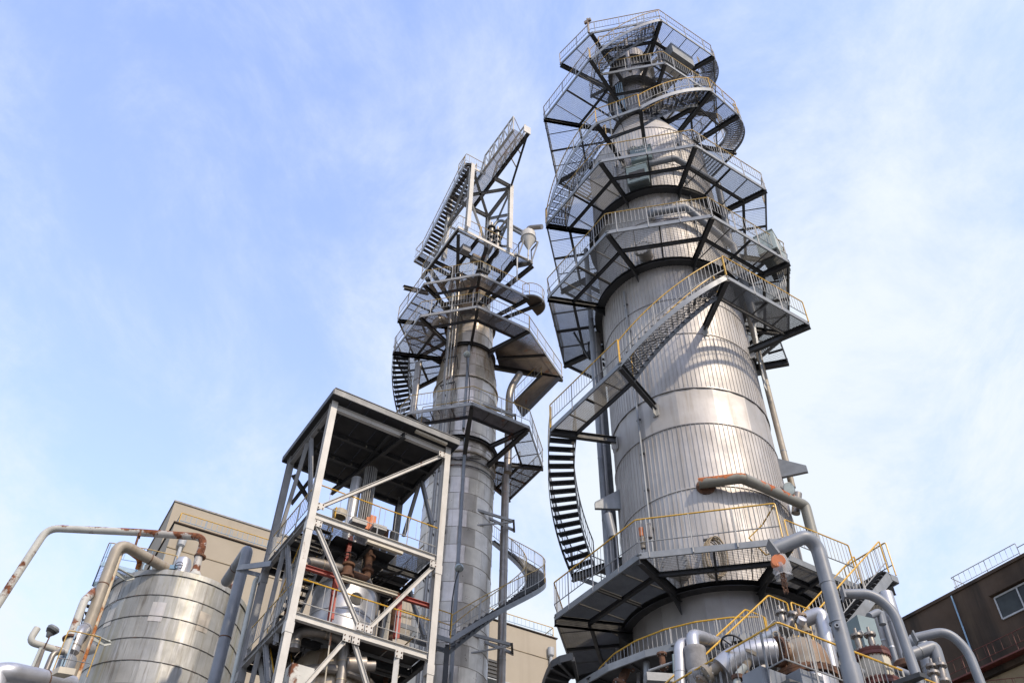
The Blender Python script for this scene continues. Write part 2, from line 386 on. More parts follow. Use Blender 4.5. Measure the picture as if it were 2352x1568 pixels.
def deck(parent, T, a0, a1, Rin, Rout, z, ring=False, bars='v', pitch=0.045, m='grate', w=1.0, cross=0.085, d=0.034):
    """one sector of bar grating between the angles a0 and a1, in panels about w wide"""
    am = (a0 + a1) / 2; half = R_((a1 - a0) / 2); ap = Rout * math.cos(half); th = math.tan(half)
    c, s = math.cos(T.ma(am)), math.sin(T.ma(am))
    W3 = lambda x, y, zz: (T.x + y * c - x * s, T.y + y * s + x * c, zz)
    ain = Rin * math.cos(half)
    def ylow(x):
        y = abs(x) / th
        if ring: y = max(y, math.sqrt(max(0, Rin * Rin - x * x)) if abs(x) < Rin else 0)
        else: y = max(y, ain)
        return y
    xm = ap * th; n = max(1, round(2 * xm / w)); cuts = [-xm + 2 * xm * k / n for k in range(n + 1)]
    for x0, x1 in zip(cuts[:-1], cuts[1:]):
        b = MB(); g = 0.006
        def vb(x, t, dep, zt):
            y0 = ylow(x)
            if y0 < ap - 0.02: b.bar(W3(x, y0, zt - dep / 2), W3(x, ap, zt - dep / 2), t, dep)
        def ub(y, t, dep, zt):
            lim = y * th; a_, b_ = max(x0 + g, -lim), min(x1 - g, lim)
            if y < ain and not ring: return
            segs = [(a_, b_)]
            if ring and y < Rin:
                q = math.sqrt(Rin * Rin - y * y); segs = [(a_, min(b_, -q)), (max(a_, q), b_)]
            for p, r_ in segs:
                if r_ - p > 0.03: b.bar(W3(p, y, zt - dep / 2), W3(r_, y, zt - dep / 2), t, dep)
        ymin = min(ylow(x0 + (x1 - x0) * k / 8) for k in range(9))
        if bars == 'v':
            k = max(1, int((x1 - x0 - 2 * g) / pitch))
            for i in range(k + 1): vb(x0 + g + (x1 - x0 - 2 * g) * i / k, 0.005, d, z)
            y = ap - 0.01
            while y > ymin: ub(y, 0.006, 0.008, z); y -= cross
        else:
            y = ap - 0.005
            while y > ymin: ub(y, 0.005, d, z); y -= pitch
            k = max(1, int((x1 - x0 - 2 * g) / cross))
            for i in range(k + 1): vb(x0 + g + (x1 - x0 - 2 * g) * i / k, 0.006, 0.008, z)
        for xq in (x0 + 0.012, x1 - 0.012): vb(xq, 0.010, 0.045, z)
        if b.f: part('grating_panel', b, m, parent, False)

def fascia(parent, pts, m='galv', h=0.19, t=0.05, top=0.03):
    for a, b_ in zip(pts[:-1], pts[1:]):
        b = MB(); a = Vector(a); b_ = Vector(b_)
        b.channel((a.x, a.y, a.z + top - h / 2), (b_.x, b_.y, b_.z + top - h / 2), t, h, side=1)
        part('fascia', b, m, parent, False)

def beam(parent, a, b_, w=0.15, h=0.24, m='dark', name='radial_beam'):
    b = MB(); b.ibeam(a, b_, w, h); return part(name, b, m, parent, False)

def stair(parent, T, Ri, Ro, a0, z0, a1, z1, m_str='galv', m_tr='tread', top='yellow', low='rail', rails=(1, 1), indiv=True, riser=0.205, Ro1=None, Ri1=None, solid=True):
    n = max(3, round(abs(z1 - z0) / riser)); Ro1 = Ro1 or Ro; Ri1 = Ri1 or Ri
    f = lambda t: (a0 + (a1 - a0) * t, z0 + (z1 - z0) * t, Ri + (Ri1 - Ri) * t, Ro + (Ro1 - Ro) * t)
    for q in (2, 3):
        b = MB(); K = 22
        P = []
        for k in range(K + 1):
            v = f(k / K); P.append((T.pt(v[q], v[0], v[1]), T.pt(v[q] + 0.012, v[0], v[1])))
        vs = []; fs = []
        for p0, p1 in P:
            vs += [(p0.x, p0.y, p0.z - 0.20), (p1.x, p1.y, p1.z - 0.20), (p1.x, p1.y, p1.z + 0.07), (p0.x, p0.y, p0.z + 0.07)]
        for k in range(K):
            for i in range(4):
                j = (i + 1) % 4; fs.append((k * 4 + i, k * 4 + j, k * 4 + 4 + j, k * 4 + 4 + i))
        fs += [(0, 1, 2, 3), (K * 4 + 3, K * 4 + 2, K * 4 + 1, K * 4)]
        b.add(vs, fs); part('stringer', b, m_str, parent)
    Lr = Ro - Ri - 0.03
    b = MB(); going = abs(R_(a1 - a0)) * (Ri + Ro) / 2 / n; dep = max(0.22, going * 1.06)
    sg = 1 if a1 > a0 else -1
    if solid:
        k = max(3, int(dep / 0.034))
        for i in range(k + 1): b.bar((-Lr / 2, -dep / 2 + dep * i / k, -0.02), (Lr / 2, -dep / 2 + dep * i / k, -0.02), 0.012, 0.035)
    else:
        k = max(3, int(dep / 0.045))
        for i in range(k + 1): b.bar((-Lr / 2, -dep / 2 + dep * i / k, -0.02), (Lr / 2, -dep / 2 + dep * i / k, -0.02), 0.006, 0.03)
    for i in range(8):
        x = -Lr / 2 + Lr * i / 7; b.bar((x, -dep / 2, -0.02), (x, dep / 2, -0.02), 0.006, 0.03)
    b.bar((-Lr / 2, -sg * dep / 2, -0.03), (Lr / 2, -sg * dep / 2, -0.03), 0.008, 0.06)
    b.bar((-Lr / 2, sg * dep / 2, -0.03), (Lr / 2, sg * dep / 2, -0.03), 0.008, 0.06)
    me = mesh_of('tread', b, m_tr, False)
    for i in range(n):
        a, z, ri, ro = f((i + 0.5) / n); p = T.pt((ri + ro) / 2, a, z0 + (z1 - z0) * (i + 1) / n if z1 > z0 else z0 + (z1 - z0) * i / n)
        inst('tread', me, parent, p, T.ma(a))
    K = 14
    for on, q, dd in ((rails[0], 2, 0.02), (rails[1], 3, -0.02)):
        if on:
            P = []
            for k in range(K + 1):
                v = f(k / K); P.append(T.pt(v[q] + dd, v[0], v[1] + 0.03))
            railing(parent, P, top, low, indiv=indiv, h=1.05, drop=0.15)

def pipe(name, label, pts, r, m, cat='pipe', bend=0.3, n=14, flanges=(), bands=0.0, parent=None, group=None, band_m=None):
    P = fillet(pts, bend, 6) if bend else [Vector(p) for p in pts]
    if parent is None:
        t = thing(name, label, cat, tuple(P[0]), group)
    else: t = parent
    b = MB(); b.tube(P, r, n); part('pipe_run' if parent is None else name, b, m, t)
    for fi, ax in flanges:
        b = MB(); b.lathe([(r * 0.9, -0.04), (r * 1.55, -0.04), (r * 1.55, 0.04), (r * 0.9, 0.04)], fi, 16, axis=ax); part('flange', b, band_m or m, t)
    if bands:
        d = 0.0
        for a, c in zip(P[:-1], P[1:]):
            L = (c - a).length
            if L > bands * 0.6:
                k = max(1, int(L / bands))
                for i in range(k):
                    q = a.lerp(c, (i + 0.5) / k)
                    b = MB(); b.lathe([(r, -0.02), (r * 1.03 + 0.003, -0.02), (r * 1.03 + 0.003, 0.02), (r, 0.02)], q, n, axis=(c - a)); part('band', b, band_m or 'pipe_worn', t)
    return t

# ================================================================== SETTING
b = MB(); b.add([(-900, -900, 0), (900, -900, 0), (900, 900, 0), (-900, 900, 0)], [(0, 1, 2, 3)])
structure('ground', b, 'concrete')

UB, VB = Vector((0.870, 0.492, 0)), Vector((-0.492, 0.870, 0))
B0 = Vector((-27.7, 64.3, 0))
def bpt(u, v, z): q = B0 + UB * u + VB * v; return (q.x, q.y, z)
def bbox(mb, u0, u1, v0, v1, z0, z1):
    mb.hexa([bpt(u0, v0, z0), bpt(u1, v0, z0), bpt(u1, v1, z0), bpt(u0, v1, z0), bpt(u0, v0, z1), bpt(u1, v0, z1), bpt(u1, v1, z1), bpt(u0, v1, z1)])
# ---- beige factory building far behind
bt = thing('factory_building', 'big plain beige building with roof railing, behind the round tank and both towers', 'building', tuple(B0))
b = MB(); bbox(b, 0, 37.4, 0, 26, 0, 45.3); part('wall', b, 'beige', bt, False)
b = MB(); bbox(b, 0.2, 17.5, 7.2, 25.8, 45.3, 52.0); o_ = part('penthouse', b, 'beige', bt, False)
b = MB(); bbox(b, -0.12, 37.52, -0.12, 26.1, 45.36, 45.46); part('roof_edge', b, 'brown', bt, False)
b = MB(); bbox(b, 0.1, 17.6, 7.1, 25.9, 52.0, 52.15); part('roof_edge', b, 'roof', bt, False)
b = MB(); bbox(b, -0.05, 37.45, -0.05, 0.0, 43.0, 43.05); part('wall_joint', b, 'tan', bt, False)
def bldg_rail(u0, v0, u1, v1, top, low):
    P = [bpt(u0, v0, 45.48), bpt(u1, v1, 45.48)]
    railing(bt, P, top, low, h=1.1, post=2.2, bal=0.45, indiv=True, ends=True, r=0.04, bw=0.025)
bldg_rail(0.3, 0.2, 37.2, 0.2, 'yellow', 'blue')
bldg_rail(37.2, 0.2, 37.2, 20, 'yellow', 'rail')
bldg_rail(0.3, 0.2, 0.3, 7, 'yellow', 'blue')
for u in (1.0, 36.6):
    b = MB(); b.tube([bpt(u, -0.25, 0.5), bpt(u, -0.25, 43.2)], 0.15, 10); b.lathe([(0.16, 0), (0.3, 0.15), (0.33, 0.9), (0.0, 0.9)], bpt(u, -0.25, 43.2), 12); part('downpipe', b, 'frame', bt)
def wpanel(u, z, w, h, fr='frame', gl='glass', parent=None, n=1):
    f = MB()
    for uu in [u + w * k / n for k in range(n + 1)]: bbox(f, uu - 0.06, uu + 0.06, -0.06, -0.005, z, z + h)
    bbox(f, u, u + w, -0.055, -0.006, z - 0.06, z + 0.06); bbox(f, u, u + w, -0.055, -0.006, z + h - 0.06, z + h + 0.06)
    wf = part('window', f, fr, bt, False)
    for k in range(n):
        g = MB(); bbox(g, u + w * k / n + 0.06, u + w * (k + 1) / n - 0.06, -0.03, -0.012, z + 0.06, z + h - 0.06); part('pane', g, gl, wf, False)
wpanel(5.0, 40.4, 0.9, 1.0, 'redbrown', 'brown')
wpanel(24.2, 36.6, 11.0, 3.0, 'frame', 'glass', n=8)
b = MB()
for k in range(5): bbox(b, 29.0, 31.3, -0.14, -0.005, 41.0 + 0.36 * k - 1.3, 41.2 + 0.36 * k - 1.3)
part('louvre', b, 'dark', bt, False)

# ---- dark stained building on the right
WU, WN = Vector((0.53, -0.848, 0)), Vector((-0.848, -0.53, 0))   # along the wall to the right, out of the wall
RB0 = Vector((30.8, 56.1, 0))
def rpt(u, n, z): q = RB0 + WU * u + WN * n; return (q.x, q.y, z)
def rbox(mb, u0, u1, n0, n1, z0, z1):
    mb.hexa([rpt(u0, n1, z0), rpt(u1, n1, z0), rpt(u1, n0, z0), rpt(u0, n0, z0), rpt(u0, n1, z1), rpt(u1, n1, z1), rpt(u1, n0, z1), rpt(u0, n0, z1)])
rt = thing('concrete_building', 'dark stained concrete building with a strip of windows and a flat roof, at right edge', 'building', tuple(RB0))
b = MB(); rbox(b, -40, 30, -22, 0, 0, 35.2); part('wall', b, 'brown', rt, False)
b = MB(); rbox(b, -40, 30, 0.0, 0.35, 29.0, 29.45); part('ledge', b, 'brown', rt, False)
b = MB(); rbox(b, -40, 30, 0.0, 0.06, 0, 28.98); part('lower_wall', b, 'tan', rt, False)
b = MB(); rbox(b, -40.1, 30.1, -22.1, 0.10, 35.2, 35.42); part('roof_edge', b, 'brown', rt, False)
def rrail(us, n0=-0.3):
    railing(rt, us, 'rail_old', 'rail', h=1.12, post=2.4, bal=0.42, indiv=True, r=0.03, bw=0.02)
rrail([rpt(0.0, -2.6, 35.42), rpt(0.0, -0.3, 35.42), rpt(5.2, -0.3, 35.42)])
rrail([rpt(6.5, -0.3, 35.42), rpt(30, -0.3, 35.42)])
b = MB(); b.tube([rpt(5.2, -0.3, 36.2), rpt(6.5, -0.3, 36.2)], 0.03, 6); part('chain', b, 'rail', rt)
b = MB(); b.tube([rpt(-0.2, 0.12, 20), rpt(-0.2, 0.12, 35.1)], 0.055, 8); part('downpipe', b, 'blue', rt)
def rwin(u, z, w, h, n):
    f = MB()
    for k in range(n + 1): rbox(f, u + w * k / n - 0.045, u + w * k / n + 0.045, 0.0, 0.09, z, z + h)
    rbox(f, u, u + w, 0.0, 0.085, z - 0.06, z + 0.05); rbox(f, u, u + w, 0.0, 0.085, z + h - 0.05, z + h + 0.06)
    wf = part('window', f, 'frame', rt, False)
    for k in range(n):
        g = MB(); rbox(g, u + w * k / n + 0.05, u + w * (k + 1) / n - 0.05, 0.005, 0.04, z + 0.05, z + h - 0.05); part('pane', g, 'glass', wf, False)
rwin(2.6, 32.1, 3.3, 1.5, 2); rwin(6.1, 32.1, 5.2, 1.5, 3)
b = MB(); rbox(b, 2.4, 12, 0.0, 0.3, 33.75, 33.85); part('canopy', b, 'brown', rt, False)
b = MB(); rbox(b, -1.9, -0.6, -0.02, 0.07, 26.6, 28.2); part('opening', b, 'black', rt, False)
b = MB(); rbox(b, 1.2, 4.4, -0.02, 0.08, 24.0, 25.4); part('opening', b, 'black', rt, False)
fe = thing('fire_stair', 'rusty red escape stair rail fixed to the dark stained wall', 'stair', rpt(-2, 0.9, 28))
railing(fe, [rpt(-3.5, 0.9, 28.6), rpt(4.0, 0.9, 26.4)], 'redbrown', 'redbrown', indiv=True, bal=0.6, post=1.8)
railing(fe, [rpt(-2.5, 0.9, 29.5), rpt(9.0, 0.9, 29.5)], 'redbrown', 'redbrown', indiv=True, bal=0.6, post=1.8)
b = MB(); b.bar(rpt(-3.5, 0.5, 28.5), rpt(4.0, 0.5, 26.3), 0.8, 0.15); b.bar(rpt(-2.5, 0.6, 29.42), rpt(9, 0.6, 29.42), 0.7, 0.1); part('walkway', b, 'redbrown', fe, False)

# ================================================================== BIG TOWER
tw = thing('distillation_tower', 'tall thick silver tower clad in ribbed metal, right of centre', 'tower', (BT.x, BT.y, 0))
def panel_ring(T, parent, z0, z1, R, n, m, vis=100, rib=True, rad1=None, name='cladding_panel', lip=0.0, phase=0.0):
    """ring of cladding sheets; each sheet towards the camera is its own piece, the rest one joined part"""
    R1 = rad1 or R; da = 2 * math.pi / n
    def sheet(mb, a):
        K = 2; vs = []; fs = []
        for k in range(K + 1):
            q = a - da / 2 + da * k / K
            vs += [(R * math.cos(q), R * math.sin(q), z0), (R1 * math.cos(q), R1 * math.sin(q), z1)]
        for k in range(K): fs.append((2 * k, 2 * k + 2, 2 * k + 3, 2 * k + 1))
        mb.add(vs, fs)
        if rib:
            q = a + da / 2; w = 0.011
            P = []
            for rr, zz_ in ((R, z0), (R1, z1)):
                for dr, dq in ((-0.005, -w), (0.022, -w * .7), (0.022, w * .7), (-0.005, w)):
                    P.append(((rr + dr) * math.cos(q + dq / rr), (rr + dr) * math.sin(q + dq / rr), zz_))
            mb.add(P, [(0, 1, 5, 4), (1, 2, 6, 5), (2, 3, 7, 6), (0, 3, 2, 1), (4, 5, 6, 7)])
        if lip:
            P = []
            for k in range(3):
                q = a - da / 2 + da * k / 2
                for dr, zz_ in ((0, z0 + lip), (0.02, z0 + lip), (0.02, z0 - 0.012), (0, z0 - 0.012)): P.append(((R + dr) * math.cos(q), (R + dr) * math.sin(q), zz_))
            f2 = []
            for k in range(2):
                for i in range(3): f2.append((k * 4 + i, k * 4 + 4 + i, k * 4 + 5 + i, k * 4 + 1 + i))
            mb.add(P, f2)
            q = a + da / 2; w = 0.022   # vertical lap
            P = []
            for rr, zz_ in ((R, z0), (R1, z1)):
                for dr, dq in ((0.0, -w), (0.009, -w), (0.009, w), (0.0, w)): P.append(((rr + dr) * math.cos(q + dq / rr), (rr + dr) * math.sin(q + dq / rr), zz_))
            mb.add(P, [(0, 1, 5, 4), (1, 2, 6, 5), (2, 3, 7, 6)])
    cen = math.atan2(-T.y, -T.x)
    one = MB(); sheet(one, 0.0); me = mesh_of(name, one, m, True, ang=28)
    rest = MB()
    for i in range(n):
        a = cen + da * (i + phase); d = abs((a - cen + math.pi) % (2 * math.pi) - math.pi)
        if d < R_(vis): inst(name, me, parent, (T.x, T.y, 0), a)
        else: sheet(rest, a)
    o = part('rear_cladding', MB_at(rest, T), m, parent, True); o['kind'] = 'stuff'
def MB_at(mb, T):
    q = MB(); q.v = [(x + T.x, y + T.y, z) for x, y, z in mb.v]; q.f = mb.f; return q
def ring(T, parent, R, z, h=0.06, d=0.03, m='alu_dull', name='seam_ring'):
    b = MB(); b.lathe([(R, z - h / 2), (R + d, z - h / 2), (R + d, z + h / 2), (R, z + h / 2)], (T.x, T.y, 0), 96); return part(name, b, m, parent)
panel_ring(BT, tw, 0.0, 14.1, 2.93, 116, 'alu', 50)
panel_ring(BT, tw, 14.1, 15.75, 2.90, 26, 'alu_dull', 100, rib=False, lip=0.03)
panel_ring(BT, tw, 15.75, 19.22, 2.86, 116, 'alu', 92)
panel_ring(BT, tw, 19.22, 21.82, 2.86, 116, 'alu', 92)
panel_ring(BT, tw, 21.82, 23.44, 2.86, 14, 'alu', 100, rib=False, phase=0.3)
panel_ring(BT, tw, 23.44, 26.18, 2.86, 116, 'alu', 50)
panel_ring(BT, tw, 26.18, 30.3, 2.86, 116, 'alu', 20)
panel_ring(BT, tw, 30.3, 35.28, 2.86, 116, 'alu', 10)
panel_ring(BT, tw, 35.28, 40.5, 2.86, 116, 'alu', 10)
for z, R in ((19.22, 2.86), (21.82, 2.865), (23.44, 2.865), (26.18, 2.86), (28.1, 2.86), (33.2, 2.86), (37.4, 2.86), (40.5, 2.865), (14.1, 2.93)):
    ring(BT, tw, R, z, 0.035, 0.032, 'alu_dull' if z not in (19.22, 26.18) else 'alu')
b = MB(); b.lathe([(2.87, 40.5), (2.86, 40.55), (1.28, 44.6), (1.24, 44.7)], (BT.x, BT.y, 0), 64); part('cone', b, 'alu', tw)
panel_ring(BT, tw, 44.7, 48.1, 1.22, 40, 'alu_dull', 0)
panel_ring(BT, tw, 48.1, 52.2, 1.12, 40, 'alu_dull', 0)
b = MB(); b.lathe([(1.12, 52.2), (1.0, 52.6), (0.55, 52.95), (0.02, 53.05)], (BT.x, BT.y, 0), 40); part('top_head', b, 'alu_dull', tw)
for k in range(8):
    b = MB(); b.tube([BT.pt(1.2, 20 + 45 * k, 46.6), BT.pt(1.3, 20 + 45 * k, 46.6)], 0.03, 6); part('stud', b, 'dark', tw)

OCT = [(-67.5 + 45 * k) for k in range(8)]
def edge_pts(T, R, z, a_list): return [T.pt(R, a, z) for a in a_list]
def ring_beam(T, parent, R0, R1, z, m='dark'):
    b = MB(); b.lathe([(R0, z - 0.22), (R1, z - 0.22), (R1, z - 0.2), (R0 + 0.05, z - 0.2), (R0 + 0.05, z - 0.05), (R1, z - 0.05), (R1, z - 0.03), (R0, z - 0.03)], (T.x, T.y, 0), 64); part('ring_beam', b, m, parent, False)

def octagon_platform(T, name, label, z, R, Rring, sectors, rails, top='yellow', low='rail', m='grate', mb_='dark', fm='galv', indiv=True, bars=None, group=None, bh=0.25, mid=True, custom=None, bal=0.15, gusset=True, Rshell=None, Rin=None, pitch=0.045):
    t = thing(name, label, 'platform', (T.x, T.y, z), group)
    Rshell = Rshell or Rring - 0.3
    verts = set()
    for k in sectors:
        a0 = -67.5 + 45 * k; a1 = a0 + 45
        verts |= {a0, a1}
        Ro = R
        deck(t, T, a0, a1, Rring if not Rin else Rin.get(k, Rring), Ro, z, ring=(not Rin or k not in Rin), bars=(bars or {}).get(k, 'v' if k in (1, 5) else 'u'), m=m, pitch=pitch)
        fascia(t, edge_pts(T, Ro, z, (a0, a1)), fm)
        if mid and not (Rin and k in Rin):
            rm = (Rring + R) / 2
            beam(t, T.pt(rm, a0, z - 0.11), T.pt(rm, a1, z - 0.11), 0.10, 0.15, mb_, 'cross_beam')
            h = math.cos(R_(22.5))
            beam(t, T.pt(Rring, a0 + 22.5, z - 0.09), T.pt(R * h, a0 + 22.5, z - 0.09), 0.06, 0.10, mb_, 'joist')
        elif Rin and k in Rin:
            beam(t, T.pt(Rin[k], a0, z - 0.10), T.pt(Rin[k], a1, z - 0.10), 0.06, 0.19, mb_, 'inner_channel')
    for a in verts:
        beam(t, T.pt(Rshell, a, z - 0.03 - bh / 2), T.pt(R + 0.03, a, z - 0.03 - bh / 2), 0.15, bh, mb_)
        if gusset:
            b = MB(); p = T.pt(Rshell + 0.02, a, 0); q = T.pt(Rshell + 0.75, a, 0)
            n_ = Vector((-math.sin(T.ma(a)), math.cos(T.ma(a)), 0)) * 0.01
            z1 = z - 0.03 - bh
            b.add([(p - n_) + Vector((0, 0, z1)), (q - n_) + Vector((0, 0, z1)), (p - n_) + Vector((0, 0, z1 - 0.42)), (p + n_) + Vector((0, 0, z1)), (q + n_) + Vector((0, 0, z1)), (p + n_) + Vector((0, 0, z1 - 0.42))],
                  [(0, 1, 2), (5, 4, 3), (0, 3, 4, 1), (1, 4, 5, 2), (2, 5, 3, 0)])
            part('gusset', b, mb_, t, False)
    if not Rin or len(Rin) < len(sectors): ring_beam(T, t, Rshell, Rring + 0.03, z, mb_)
    for seg in rails:
        if isinstance(seg, int): P = edge_pts(T, R + 0.03, z, (-67.5 + 45 * seg, -22.5 + 45 * seg))
        else: P = seg
        railing(t, P, top, low, indiv=indiv, bal=bal)
    return t
ALL = list(range(8))
# lowest big platform
p7 = octagon_platform(BT, 'tower_platform', 'lowest wide octagonal grating platform round the thick tower, bright yellow handrail', 15.73, 5.28, 3.15, [0, 1, 3, 4, 6, 7],
    [edge_pts(BT, 5.3, 15.73, (-112.5, -67.5, -22.5, 20.5)), [BT.pt(4.91, 90, 15.73)] + edge_pts(BT, 5.3, 15.73, (112.5, 157.5))], 'yellow', 'rail', bh=0.30, bars={1: 'v', 0: 'u', 7: 'v', 3: 'v', 6: 'v', 4: 'u'}, pitch=0.036)
deck(p7, BT, 22.5, 67.5, 3.15, 4.62, 15.73, ring=True, bars='u', pitch=0.03)
fascia(p7, edge_pts(BT, 4.62, 15.73, (22.5, 67.5)))
railing(p7, edge_pts(BT, 4.64, 15.73, (27, 58)), 'yellow', 'rail')
for a in (45,): beam(p7, BT.pt(3.1, a, 15.6), BT.pt(4.3, a, 15.6), 0.08, 0.12, 'dark', 'joist')
beam(p7, BT.pt(3.9, 22.5, 15.6), BT.pt(3.9, 67.5, 15.6), 0.10, 0.15, 'dark', 'cross_beam')
b = MB(); q = [BT.pt(4.3, 20.5, 15.73 + 1.1), BT.pt(4.1, 15, 15.73 + 0.75), BT.pt(3.9, 22, 15.73 + 0.35), BT.pt(4.9, 24, 15.73 + 0.05)]
b.tube([BT.pt(5.2, 20.5, 15.73 + 1.1)] + q, 0.024, 6); part('gate_bar', b, 'yellow', p7)

# spiral stairs and landings
def walk(name, label, T, a0, a1, Rin, Ro, z, top, low='rail', rails_out=True, rails_in=False, Rshell=2.86, m='grate', mb_='dark', fm='galv', indiv=True, group=None, beams=None, bars='v', bal=0.15, seg=None):
    t = thing(name, label, 'platform', tuple(T.pt((Rin + Ro) / 2, (a0 + a1) / 2, z)), group)
    n = seg or max(1, round(abs(a1 - a0) / 45)); A_ = [a0 + (a1 - a0) * k / n for k in range(n + 1)]
    for p, q in zip(A_[:-1], A_[1:]):
        deck(t, T, p, q, Rin, Ro, z, ring=False, bars=bars, m=m)
        fascia(t, edge_pts(T, Ro, z, (p, q)), fm)
        beam(t, T.pt(Rin, p, z - 0.09), T.pt(Rin, q, z - 0.09), 0.06, 0.19, mb_, 'inner_channel')
        beam(t, T.pt((Rin + Ro) / 2 * math.cos(R_((q - p) / 2)), (p + q) / 2 - 0.1, z - 0.07) - Vector((0, 0, 0)), T.pt(Ro * math.cos(R_((q - p) / 2)), (p + q) / 2, z - 0.07), 0.05, 0.08, mb_, 'joist')
    for a in (beams if beams is not None else A_):
        beam(t, T.pt(Rshell, a, z - 0.17), T.pt(Ro + 0.03, a, z - 0.17), 0.16, 0.27, mb_)
        b = MB(); b.box(T.pt(Rshell + 0.1, a, z - 0.42), (0.22, 0.02, 0.34), T.ma(a)); b.box(T.pt(Rshell + 0.02, a, z - 0.35), (0.03, 0.24, 0.5), T.ma(a)); part('bracket_plate', b, 'rail_old', t, False)
    if rails_out: railing(t, edge_pts(T, Ro + 0.03, z, A_), top, low, indiv=indiv, bal=bal)
    if rails_in: railing(t, edge_pts(T, Rin, z, A_), top, low, indiv=indiv, bal=bal)
    return t
def spiral(label, T, a0, z0, a1, z1, Ri, Ro, group, cat='stair', **k):
    t = thing('spiral_stair', label, cat, tuple(T.pt((Ri + Ro) / 2, a0, z0)), group)
    stair(t, T, Ri, Ro, a0, z0, a1, z1, **k); return t
GB = 'curved stairs climbing the thick tower'
walk('walkway', 'narrow walkway at the left foot of the long front stair on the thick tower', BT, -67.5, -22.5, 4.35, 5.28, 23.12, 'yellow')
spiral('long stair crossing the front of the thick tower with yellow handrails', BT, -22.5, 23.12, 22.5, 26.68, 4.35, 5.28, GB)
walk('walkway', 'narrow walkway from the top of the long front stair to the right', BT, 22.5, 67.5, 4.35, 5.28, 26.68, 'yellow')
walk('walkway', 'small inner landing at the right back of the thick tower', BT, 67.5, 86, 2.95, 4.1, 26.6, 'yellow', rails_out=False, beams=[86], bars='u')
spiral('open dark stair hanging in the sky left of the thick tower, seen from below', BT, -67.5, 23.12, -112.5, 19.6, 4.33, 5.28, GB, top='rail_old', m_str='dark')
walk('walkway', 'dark landing under the open stair on the left of the thick tower', BT, -112.5, -157.5, 4.33, 5.28, 19.6, 'rail_old', m='grate')
octagon_platform(BT, 'tower_platform', 'second wide grating platform of the thick tower, just above the long front stair', 30.3, 5.28, 3.15, ALL,
    [edge_pts(BT, 5.31, 30.3, (-112.5, -67.5, -22.5, 22.5, 67.5)) + [BT.pt(4.91, 90, 30.3)]], 'yellow_old', 'rail', bars={1: 'v', 0: 'u', 2: 'u', 3: 'v', 7: 'v'})
octagon_platform(BT, 'tower_platform', 'third wide grating platform of the thick tower, where grated curved stair starts', 35.28, 5.28, 3.15, ALL,
    [edge_pts(BT, 5.31, 35.28, (-67.5, -22.5, 22.5, 67.5)) + [BT.pt(4.99, 80, 35.28)]], 'yellow_old', 'rail', bars={1: 'v', 0: 'v', 2: 'v', 3: 'u', 7: 'u'})
spiral('grated stair curving up the left edge of the thick tower above the third platform', BT, -67.5, 35.28, -22.5, 38.4, 4.35, 5.28, GB, top='yellow_old', solid=False)
walk('walkway', 'short front landing high on the thick tower between two curved stairs', BT, -22.5, 0, 4.3, 5.25, 38.4, 'yellow', beams=[-22.5, 0])
spiral('curved stair sweeping to the upper right high on the thick tower, pale stringer', BT, 0, 38.4, 41.2, 41.1, 4.3, 5.25, GB, top='yellow')
walk('walkway', 'small landing jutting out high on the right side of the thick tower', BT, 41.2, 63, 4.2, 5.2, 41.1, 'yellow', beams=[41.2, 63], Rshell=2.5)
spiral('stair curling round the right edge of the thick tower, seen from below', BT, 63, 41.1, 112.5, 44.48, 4.2, 5.15, GB, top='yellow_old', solid=False)
# large inclined-looking deck hung below the front landing
p1 = octagon_platform(BT, 'tower_platform', 'fourth grating platform of the thick tower, reaching out far on the left', 44.48, 5.28, 1.5, [0, 7, 6, 5, 4],
    [edge_pts(BT, 5.31, 44.48, (-112.5, -67.5, -22.5)), edge_pts(BT, 4.27, 44.48, (-22.5, 22.5, 67.5))], 'yellow_old', 'rail', Rshell=1.22)
for a0 in (-22.5, 22.5, 67.5):
    deck(p1, BT, a0, a0 + 45, 1.5, 4.25, 44.48, ring=True, bars='v' if a0 < 0 else 'u'); fascia(p1, edge_pts(BT, 4.25, 44.48, (a0, a0 + 45)))
    beam(p1, BT.pt(2.9, a0, 44.36), BT.pt(2.9, a0 + 45, 44.36), 0.1, 0.15, 'dark', 'cross_beam')
    beam(p1, BT.pt(1.22, a0 + 45, 44.3), BT.pt(4.28, a0 + 45, 44.3), 0.15, 0.27, 'dark')
spiral('steep curved stair up to the top platform of the thick tower', BT, -22.5, 44.48, 22.5, 48.15, 4.3, 5.22, GB, top='yellow_old', Ro1=4.8, Ri1=3.9)
p0 = thing('tower_platform', 'topmost large grating platform of the thick tower', 'platform', (BT.x, BT.y, 48.15))
for a0 in (-22.5, 22.5, 67.5, 112.5):
    deck(p0, BT, a0, a0 + 45, 1.5, 4.8, 48.15, ring=True, bars='v' if a0 < 0 else ('v' if a0 > 100 else 'u'), pitch=0.05); fascia(p0, edge_pts(BT, 4.8, 48.15, (a0, a0 + 45)))
    beam(p0, BT.pt(3.6, a0, 48.0), BT.pt(3.6, a0 + 45, 48.0), 0.12, 0.2, 'dark', 'cross_beam')
    beam(p0, BT.pt(2.4, a0, 48.03), BT.pt(2.4, a0 + 45, 48.03), 0.08, 0.12, 'dark', 'cross_beam')
deck(p0, BT, -51, -22.5, 3.2, 4.8, 48.15, ring=False, bars='v'); fascia(p0, edge_pts(BT, 4.8, 48.15, (-51, -22.5)))
for a in (-22.5, 22.5, 67.5, 112.5, 157.5, -51): beam(p0, BT.pt(1.12, a, 47.97), BT.pt(4.83, a, 47.97), 0.17, 0.3, 'dark')
ring_beam(BT, p0, 1.14, 1.55, 48.15); ring_beam(BT, p1, 1.24, 1.55, 44.48)
